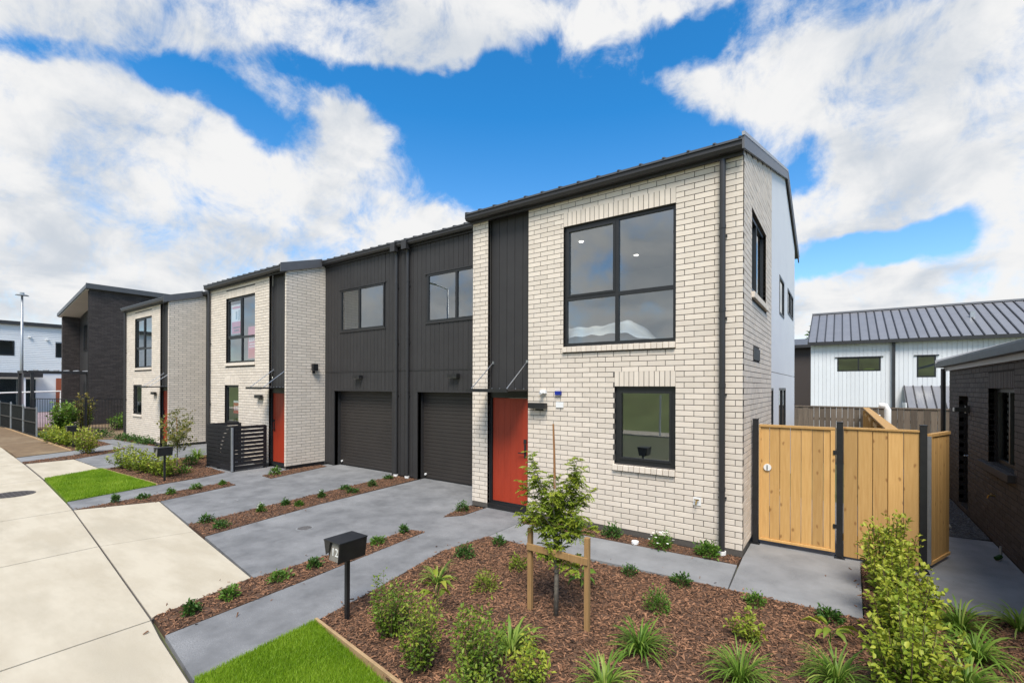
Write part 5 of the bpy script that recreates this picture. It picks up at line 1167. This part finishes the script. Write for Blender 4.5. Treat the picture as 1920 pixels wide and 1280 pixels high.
def mound(x, y, h, w, label, leaf='leaf_dark', n=420, ll=0.03, lw=0.5, group=None, flowers=0, name='ground_cover', cat='plant'):
    t = thing(name, (x, y, 0), label, cat, group)
    a = NR.uniform(0, 2 * math.pi, n); el = np.arcsin(NR.uniform(0.03, 1, n)); r_ = NR.uniform(0.45, 1.05, n) * (0.86 + 0.16 * np.sin(a * 3 + x * 9) + 0.08 * np.sin(a * 7))
    P_ = np.stack([x + np.cos(a) * np.cos(el) * w / 2 * r_, y + np.sin(a) * np.cos(el) * w / 2 * r_, 0.015 + np.sin(el) * h * r_], -1)
    D_ = np.stack([np.cos(a) * np.cos(el), np.sin(a) * np.cos(el), np.sin(el) + 0.25], -1) + NR.normal(0, 0.5, (n, 3))
    ls = ll * NR.uniform(0.6, 1.25, n)
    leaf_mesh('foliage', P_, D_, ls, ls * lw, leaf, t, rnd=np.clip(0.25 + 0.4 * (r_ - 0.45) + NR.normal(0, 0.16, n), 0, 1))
    stems_mesh([[np.array([x, y, 0.0]), np.array([x + math.cos(b) * w * 0.18, y + math.sin(b) * w * 0.18, h * 0.4]), np.array([x + math.cos(b) * w * 0.36, y + math.sin(b) * w * 0.36, h * 0.75])] for b in np.arange(0, 6.2, 0.7)], 0.004, t)
    if flowers:
        fp_, fd = [], []
        for k in range(flowers):
            b = R.uniform(0, 6.283); e = R.uniform(0.4, 1.3); c = np.array([x + math.cos(b) * math.cos(e) * w / 2, y + math.sin(b) * math.cos(e) * w / 2, math.sin(e) * h + 0.02])
            for j in range(5): fp_.append(c); fd.append((math.cos(j * 1.257), math.sin(j * 1.257), 0.45))
        leaf_mesh('blossom', fp_, fd, np.full(len(fp_), 0.022), np.full(len(fp_), 0.017), 'petal', t)
    return t
def strap(x, y, h, w, label, n=70, bw=0.016, leaf='leaf_strap', group=None, name='strap_plant', tone=0.0):
    """arching strap leaves from one crown"""
    t = thing(name, (x, y, 0), label, 'plant', group); seg = 7
    a = NR.uniform(0, 2 * math.pi, n); L = np.hypot(h, w / 2) * 0.74 * NR.uniform(0.6, 1.12, n); e0 = np.clip(NR.normal(1.12, 0.30, n), 0.3, 1.55); bend = NR.uniform(1.1, 2.6, n)
    ww = bw * NR.uniform(0.6, 1.2, n); V = []; p = np.stack([x + np.cos(a) * 0.02, y + np.sin(a) * 0.02, np.zeros(n)], -1); p = p + NR.normal(0, 0.012, (n, 3)) * [1, 1, 0]
    sd = np.stack([-np.sin(a), np.cos(a), np.zeros(n)], -1)
    for i in range(seg + 1):
        q = i / seg; wid = ww * (0.55 + 1.3 * q * (1 - q) if i < seg else 0.05); el = e0 - bend * q ** 1.4
        V.append(p - sd * wid[:, None] / 2); V.append(p + sd * wid[:, None] / 2 )
        p = p + np.stack([np.cos(a) * np.cos(el), np.sin(a) * np.cos(el), np.sin(el)], -1) * (L / seg)[:, None]; p[:, 2] = np.maximum(p[:, 2], 0.015)
        a = a + NR.normal(0, 0.05, n)
    V = np.stack(V, 1); m_ = 2 * (seg + 1); i0 = np.arange(n)[:, None, None] * m_
    F = (i0 + np.array([[2 * i, 2 * i + 1, 2 * i + 3, 2 * i + 2] for i in range(seg)])[None]).reshape(-1, 4)
    rn = np.clip(NR.normal(0.42 + tone, 0.22, n), 0, 1)
    np_mesh('leaves', V.reshape(-1, 3), F, leaf, t, np.repeat(rn, m_), smooth=True); return t
def broad(x, y, h, w, label, leaf='leaf_mid', n=11, ll=0.16):
    t = thing('broadleaf_plant', (x, y, 0), label, 'plant')
    P_, D_, paths = [], [], []
    for k in range(n):
        a = k * 2.399 + R.uniform(-.3, .3); z = h * R.uniform(0.35, 0.95); r_ = w * 0.14
        p = np.array([x + math.cos(a) * r_, y + math.sin(a) * r_, z]); P_.append(p); D_.append((math.cos(a), math.sin(a), R.uniform(-0.2, 0.6))); paths.append([np.array([x, y, 0.0]), np.array([x, y, z * 0.6]), p])
    ls = np.full(n, ll) * NR.uniform(0.7, 1.15, n); leaf_mesh('leaves', P_, D_, ls, ls * 0.42, leaf, t, droop=0.35); stems_mesh(paths, 0.006, t, material='leaf_mid'); return t

# the row of upright shrubs at the front of the bark bed
G1 = 'upright shrubs along the front of the bark bed'
shrub(-3.56, 3.02, 0.60, 0.50, 'leafy green shrub just right of the numbered letterbox', leaf='leaf_shrub', nst=26, per=52, ll=0.036, group=G1)
shrub(-2.93, 2.80, 0.66, 0.46, 'green shrub in front of the letterbox shrub, second from the left', leaf='leaf_shrub', nst=24, per=52, ll=0.036, group=G1, tip=0.5)
shrub(-2.40, 2.93, 0.66, 0.56, 'wide green shrub at the bottom edge, third from the left', leaf='leaf_shrub', nst=28, per=54, ll=0.038, group=G1)
shrub(-2.00, 3.08, 0.44, 0.40, 'low yellow-tipped shrub at the bottom edge left of the centre strap plant', nst=16, per=40, ll=0.038, group=G1, tip=0.5)
shrub(-2.12, 2.55, 0.48, 0.5, 'shrub cut by the bottom edge of the picture', leaf='leaf_shrub', nst=18, per=44, ll=0.038, group=G1)
G2 = 'yellow-green hedge shrubs by the timber panel'
shrub(0.45, 7.05, 0.98, 0.60, 'tallest yellow-green hedge shrub right in front of the timber panel', nst=30, per=58, ll=0.058, lw=0.62, group=G2, tip=0.5)
shrub(0.48, 6.22, 0.84, 0.66, 'yellow-green hedge shrub second from the timber panel', nst=30, per=58, ll=0.056, lw=0.62, group=G2, tip=0.5)
shrub(0.46, 5.42, 0.78, 0.66, 'yellow-green hedge shrub third from the timber panel', nst=30, per=58, ll=0.054, lw=0.62, group=G2, tip=0.45)
shrub(0.42, 4.66, 0.74, 0.66, 'nearest hedge shrub in the right corner of the bark bed', nst=30, per=56, ll=0.052, lw=0.62, group=G2, tip=0.4)
# strap-leaved plants
G3 = 'arching strap-leaved plants in the bark'
strap(-4.05, 4.15, 0.36, 0.62, 'pale strap-leaved plant at the left edge of the bark bed, by the path', n=46, bw=0.020, group=G3, tone=0.2)
strap(-2.46, 3.47, 0.40, 0.62, 'pale strap-leaved plant between the front shrubs and the tree stakes', n=70, bw=0.024, group=G3, tone=0.22)
strap(-1.49, 4.15, 0.36, 0.70, 'dark green strap-leaved plant in the middle of the bark bed', n=120, bw=0.016, group=G3, tone=-0.12)
strap(-0.67, 4.20, 0.40, 0.66, 'green strap-leaved plant at the bottom edge, right of centre', n=140, bw=0.013, group=G3)
strap(-0.02, 4.62, 0.42, 0.70, 'bright green strap-leaved plant at the bottom edge left of the hedge', n=150, bw=0.013, group=G3)
strap(-1.52, 3.42, 0.36, 0.66, 'yellow-green strap-leaved plant cut by the bottom edge, centre', n=90, bw=0.019, group=G3, tone=0.18)
strap(0.97, 6.38, 0.42, 0.62, 'strap-leaved plant behind the hedge, nearest the concrete path', n=120, bw=0.017, group=G3)
strap(0.98, 5.75, 0.42, 0.66, 'strap-leaved plant right of the hedge, second from the path', n=120, bw=0.017, group=G3)
strap(0.82, 5.12, 0.40, 0.66, 'strap-leaved plant right of the hedge at the bottom edge', n=120, bw=0.017, group=G3, tone=0.1)
strap(1.46, 6.74, 0.34, 0.60, 'strap-leaved plant at the right edge of the picture', n=70, bw=0.018, group=G3, tone=0.1)
broad(-3.52, 3.61, 0.42, 0.34, 'pale broad-leaved seedling behind the front shrubs', 'leaf_lime', 9, 0.17)
broad(-2.58, 5.10, 0.20, 0.34, 'broad-leaved plant behind the right tree stake', 'leaf_mid', 12, 0.15)
broad(-0.08, 5.36, 0.18, 0.40, 'yellow broad-leaved plant near the corner of the gate slab', 'leaf_lime', 9, 0.17)
G4 = 'small plants in the bark bed'
mound(-4.36, 5.02, 0.17, 0.30, 'small dark plant at the left edge of the bark bed behind the pale strap plant', 'leaf_dark', 260, 0.045, group=G4)
mound(-4.27, 5.72, 0.14, 0.24, 'small dark plant in the far left corner of the bark bed', 'leaf_dark', 200, 0.042, group=G4)
mound(-3.47, 4.36, 0.24, 0.38, 'airy lime green plant in the middle left of the bark bed', 'leaf_lime', 330, 0.036, group=G4)
mound(-3.50, 5.10, 0.20, 0.30, 'lime green plant left of the tree stakes', 'leaf_lime', 280, 0.036, group=G4)
mound(-2.22, 5.79, 0.14, 0.22, 'tiny plant at the path edge behind the right tree stake', 'leaf_dark', 180, 0.036, group=G4)
mound(-1.59, 5.87, 0.14, 0.28, 'tiny dark plant at the path edge in the middle', 'leaf_dark', 200, 0.045, group=G4)
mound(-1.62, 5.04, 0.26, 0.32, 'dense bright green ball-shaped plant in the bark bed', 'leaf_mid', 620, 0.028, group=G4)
mound(-0.78, 5.80, 0.15, 0.24, 'small green tuft at the path edge near the gate slab', 'leaf_mid', 300, 0.034, group=G4)
shrub(-0.73, 4.95, 0.30, 0.36, 'yellow-green young shrub in the right half of the bark bed', 'leaf_lime', 11, 26, 0.045, 0.62, G4)
mound(-0.09, 5.88, 0.12, 0.24, 'small dark tuft touching the corner of the gate slab', 'leaf_dark', 200, 0.05, group=G4)
G5 = 'plants under the front wall'
mound(-3.72, 7.08, 0.20, 0.40, 'green plant at the foot of the front wall, behind the staked tree', 'leaf_dark', 420, 0.045, group=G5)
mound(-3.02, 7.08, 0.20, 0.34, 'green plant under the front wall, below the ground floor window', 'leaf_dark', 380, 0.045, group=G5)
mound(-2.21, 7.04, 0.24, 0.38, 'white-flowered plant under the front wall', 'leaf_mid', 380, 0.045, group=G5, flowers=16)
mound(-1.56, 7.10, 0.22, 0.38, 'green plant beside the foot of the corner downpipe', 'leaf_mid', 420, 0.05, group=G5)
def row(pts, labels, group, seed):
    rr = random.Random(seed)
    for (x, y), lb in zip(pts, labels):
        k = rr.random()
        mound(x, y, rr.uniform(0.08, 0.17), rr.uniform(0.14, 0.28), lb, rr.choice(['leaf_dark', 'leaf_mid', 'leaf_dark']), 230, 0.042, group=group, flowers=6 if 'flower' in lb else 0)
O = ['first', 'second', 'third', 'fourth', 'fifth', 'sixth', 'seventh', 'eighth', 'ninth', 'tenth']
row([(-5.64, 2.08), (-5.69, 2.48), (-5.72, 3.08), (-5.74, 3.56), (-5.82, 4.67), (-5.90, 5.26)], [f'{O[i]} small plant from the footpath in the bark strip behind the numbered letterbox' for i in range(6)], 'plants in the nearest bark strip', 3)
row([(-9.18, 3.62), (-8.62, 3.62), (-9.10, 4.53), (-9.20, 5.07), (-8.92, 5.20), (-9.18, 5.86), (-9.45, 6.65), (-9.05, 6.55), (-9.25, 7.24), (-9.62, 8.05)], [f'{O[i]} small {"white-flowered " if i in (2, 5) else ""}plant from the footpath in the strip between the two driveways' .replace('white-flowered', 'white-flowered') for i in range(10)], 'plants between the driveways', 5)
row([(-12.24, 3.14), (-12.18, 3.58), (-12.15, 4.08), (-12.28, 4.63), (-12.30, 5.20)], [f'{O[i]} small plant from the footpath in the thin strip by the far lawn path' for i in range(5)], 'plants in the far strip', 8)
mound(-6.02, 6.86, 0.17, 0.30, 'small plant in the bark patch at the foot of the brick pier', 'leaf_dark', 260, 0.042)
mound(-12.62, 6.66, 0.22, 0.34, 'small plant in the bark patch by the red door of the middle house', 'leaf_mid', 260, 0.05)
# bed of the middle house
G6 = 'hedge shrubs in front of the middle house'
for i, (x, y, h, w) in enumerate([(-17.05, 4.55, 0.72, 0.80), (-16.35, 4.62, 0.66, 0.75), (-15.70, 4.68, 0.68, 0.75), (-15.0, 4.72, 0.70, 0.80), (-14.55, 4.80, 0.64, 0.65)]):
    shrub(x, y, h, w, f'{O[i]} hedge shrub from the left behind the far lawn', 'leaf_hedge', 16, 30, 0.075, group=G6, tip=0.4)
strap(-17.3, 6.55, 0.5, 0.8, 'bright strap plant in front of the left brick corner of the middle house', 60, 0.035)
mound(-14.75, 5.25, 0.22, 0.42, 'green plant behind the second letterbox', 'leaf_mid', 200, 0.06)
mound(-16.2, 5.95, 0.30, 0.5, 'green plant in the bark in front of the bin screen', 'leaf_mid', 240, 0.065)
G7 = 'hedge shrubs by the bare plot'
for i, (x, y, h, w, lf_) in enumerate([(-26.9, 4.9, 0.8, 1.2, 'leaf_hedge'), (-25.7, 4.92, 0.8, 1.2, 'leaf_hedge'), (-24.7, 4.98, 0.72, 1.0, 'leaf_hedge'), (-21.75, 4.75, 0.95, 1.0, 'leaf_lime')]):
    shrub(x, y, h, w, f'{O[i]} hedge shrub from the left beside the bare brown plot', lf_, 18, 28, 0.11, group=G7, tip=0.45)
for i, (x, y) in enumerate([(-26.2, 6.95), (-25.4, 6.95), (-24.6, 6.97), (-23.8, 6.98), (-23.1, 6.99)]):
    mound(x, y, 0.28, 0.7, f'{O[i]} low plant from the left under the wall of the farthest town house', 'leaf_dark', 190, 0.085, group='low plants at the farthest house')
mound(-27.6, 6.6, 0.45, 0.9, 'green plant at the end of the pool fence', 'leaf_dark', 220, 0.11)

# trees
def tree(x, y, label, trunk_h, r0, boughs, leaf, ll, lw, per, leader=None, name='young_tree', feather=False, spread=0.10):
    """trunk, limbs and a crown of leaf sprays; boughs = (start height, tip offset x, y, tip height)"""
    t = thing(name, (x, y, 0), label, 'tree')
    tr = MB(); pts = [(x, y, 0), (x + 0.006, y, trunk_h * 0.35), (x - 0.012, y + 0.01, trunk_h * 0.7), (x - 0.02, y, trunk_h)]
    tr.tube(pts, r0, 8, r0 * 0.45)
    if leader: pass
    tr.build('trunk', 'trunk', t, smooth=True)
    if leader: MB().tube([(x - 0.018, y, trunk_h - 0.1), (x - 0.028, y, (trunk_h + leader) / 2), (x - 0.04, y, leader)], r0 * 0.48, 6, r0 * 0.34).build('leader', 'cane', t)
    paths, P_, D_, Rn = [], [], [], []
    for z0, dx, dy, z1 in boughs:
        b = np.array([x - 0.012, y, z0]); tp_ = np.array([x + dx, y + dy, z1]); md = b * 0.45 + tp_ * 0.55 + np.array([dx, dy, 0]) * 0.18
        pth = [(1 - q) ** 2 * b + 2 * q * (1 - q) * md + q * q * tp_ for q in np.linspace(0, 1, 8)]; paths.append(pth)
        Lb = np.linalg.norm(tp_ - b); ns = max(6, int(per * Lb))
        for j in range(ns):
            q = 0.10 + 0.90 * (j + R.random()) / ns; p = (1 - q) ** 2 * b + 2 * q * (1 - q) * md + q * q * tp_
            az = R.uniform(0, 6.283); el = R.uniform(-0.35, 0.8); sl_ = spread * R.uniform(0.5, 1.2)
            dv = np.array([math.cos(az) * math.cos(el), math.sin(az) * math.cos(el), math.sin(el)]); tone = R.gauss(0.42, 0.16) + 0.2 * q
            if feather:    # paired leaflets down a drooping rachis
                k = 7
                sv = np.cross(dv, (0, 0, 1)); sv /= np.linalg.norm(sv) + 1e-6
                for i in range(1, k + 1):
                    c = p + dv * sl_ * i / k - np.array([0, 0, 1]) * sl_ * 0.35 * (i / k) ** 2
                    for s_ in (-1, 1): P_.append(c); D_.append(dv * 0.75 + sv * s_ * 0.8 + np.array([0, 0, R.uniform(-0.35, 0.1)])); Rn.append(tone + R.gauss(0, 0.07))
            else:
                for i in range(4): P_.append(p + dv * sl_ * R.uniform(0.2, 1) + np.array([R.gauss(0, 1), R.gauss(0, 1), R.gauss(0, 1)]) * 0.02); D_.append(dv + np.array([R.gauss(0, .6), R.gauss(0, .6), R.gauss(0, .5)])); Rn.append(tone + R.gauss(0, 0.12))
    n = len(P_); ls = ll * NR.uniform(0.7, 1.2, n)
    stems_mesh(paths, r0 * 0.32, t, 'branch', 'trunk', 5)
    leaf_mesh('crown', np.array(P_), np.array(D_), ls, ls * lw, leaf, t, rnd=np.clip(np.array(Rn), 0, 1)); return t
tx, ty = -2.46, 4.30
tree(tx, ty, 'young staked tree with feathery foliage in front of the brick wall', 1.45, 0.029,
     [(0.62, 0.27, 0.05, 0.66), (0.60, 0.30, -0.08, 0.58), (0.55, -0.13, 0.02, 0.72), (0.60, 0.04, 0.10, 0.86), (0.58, -0.02, -0.14, 0.84), (0.62, 0.12, -0.05, 0.80), (0.60, -0.16, -0.08, 0.66), (0.7, -0.05, 0.0, 0.98),
      (0.85, -0.36, 0.04, 1.16), (0.88, -0.42, -0.1, 1.06), (0.9, 0.30, 0.08, 1.28), (0.9, 0.36, -0.10, 1.14), (0.95, -0.30, 0.16, 1.40), (1.0, 0.22, 0.14, 1.46), (1.0, -0.38, -0.06, 1.38), (1.0, 0.38, 0.05, 1.36),
      (1.05, 0.28, -0.05, 1.72), (1.05, 0.20, 0.05, 1.55), (1.05, -0.33, 0.02, 1.70), (1.1, -0.22, -0.1, 1.52), (1.0, -0.05, 0.14, 1.44), (1.0, 0.05, -0.18, 1.36), (0.9, -0.10, -0.2, 1.22), (1.0, -0.16, 0.1, 1.48), (1.1, 0.10, 0.0, 1.45), (0.9, 0.12, 0.2, 1.24), (0.85, -0.2, -0.14, 1.1), (0.85, 0.26, -0.02, 1.08), (0.8, -0.42, 0.02, 0.98), (0.8, 0.40, 0.0, 1.0), (0.82, -0.26, 0.12, 0.96), (0.82, 0.24, -0.12, 0.97), (0.95, -0.36, 0.0, 1.55), (1.0, 0.30, 0.0, 1.58)],
     'leaf_tree', 0.036, 0.42, 60, leader=2.03, feather=True, spread=0.10)
SK = 'timber stakes holding the young tree'
ST = thing('tree_stake', (-2.42, 4.25, 0), 'pair of square timber stakes with a cross board holding the young tree', 'stake')
piece('stake', (0.05, 0.05, 0.98), (-2.76, 4.26, 0.40), 'stake_timber', ST, bevel=0.004); piece('stake', (0.05, 0.05, 1.02), (-2.06, 4.22, 0.42), 'stake_timber', ST, bevel=0.004)
piece('cross_board', (0.74, 0.022, 0.07), (-2.41, 4.205, 0.70), 'stake_timber', ST, bevel=0.003, rot=(0, 0, -0.05))
MB().tube([(tx - 0.03, 4.28, 0.47), (tx + 0.005, 4.325, 0.475), (tx + 0.03, 4.28, 0.47), (tx, 4.262, 0.47)], 0.006, 6).build('tie', 'black_paint', ST)
tree(-15.62, 5.40, 'thin young tree with olive leaves in front of the farthest town house', 1.0, 0.022,
     [(0.55, -0.9, 0.1, 0.98), (0.6, 0.55, 0.1, 1.42), (0.6, 0.3, -0.2, 1.05), (0.7, -0.35, 0.2, 1.75), (0.7, 0.1, 0.3, 1.62), (0.7, -0.5, -0.2, 1.35), (0.75, 0.85, -0.05, 1.32), (0.7, -0.12, -0.3, 1.50), (0.6, -0.6, 0.3, 1.15), (0.5, 0.4, 0.3, 0.85), (0.8, -0.5, 0.0, 1.62), (0.5, -0.25, -0.3, 0.9)],
     'leaf_olive', 0.075, 0.5, 34, leader=1.5, spread=0.14)
shrub(-31.5, 6.05, 1.62, 1.15, 'round bright green bush in front of the pool fence at far left', 'leaf_mid', 34, 40, 0.16, 0.5, tip=0.5, name='bush')
shrub(-33.3, 7.2, 1.9, 0.9, 'reddish green bush behind the pool fence at far left', 'leaf_olive', 26, 34, 0.16, 0.5, tip=0.5, name='bush')
for i, (x, y) in enumerate([(-32.5, 8.6), (-31.7, 8.2), (-34.5, 7.4)]):
    shrub(x, y, 0.9, 0.9, f'{O[i]} low bush inside the pool fence', 'leaf_mid', 12, 22, 0.13, group='low bushes inside the pool fence')
def far_tree(x, y, h, w, label, leaf='leaf_dark'):
    t = thing('pine_tree', (x, y, 0), label, 'tree', 'trees far behind the houses'); n = 1500
    MB().tube([(x, y, 0), (x, y, h * 0.8)], 0.25, 6, 0.1).build('trunk', 'trunk', t)
    c = NR.normal(0, 1, (26, 3)); c = c / np.linalg.norm(c, axis=1, keepdims=True) * NR.uniform(0.4, 1, (26, 1)); k = NR.integers(0, 26, n)
    P_ = np.array([x, y, h * 0.68]) + (c[k] + NR.normal(0, 0.16, (n, 3))) * [w / 2, w / 2, h * 0.32]
    ls = NR.uniform(0.35, 0.7, n); leaf_mesh('crown', P_, NR.normal(0, 1, (n, 3)), ls, ls * 0.5, leaf, t)
for x, y, h, w, lb in [(-6.2, 66, 8.6, 4.5, 'left dark tree glimpsed between the white end wall and the boarded house'), (-2.6, 68, 9.3, 4.5, 'right dark tree glimpsed between the white end wall and the boarded house')]: far_tree(x, y, h, w, lb)
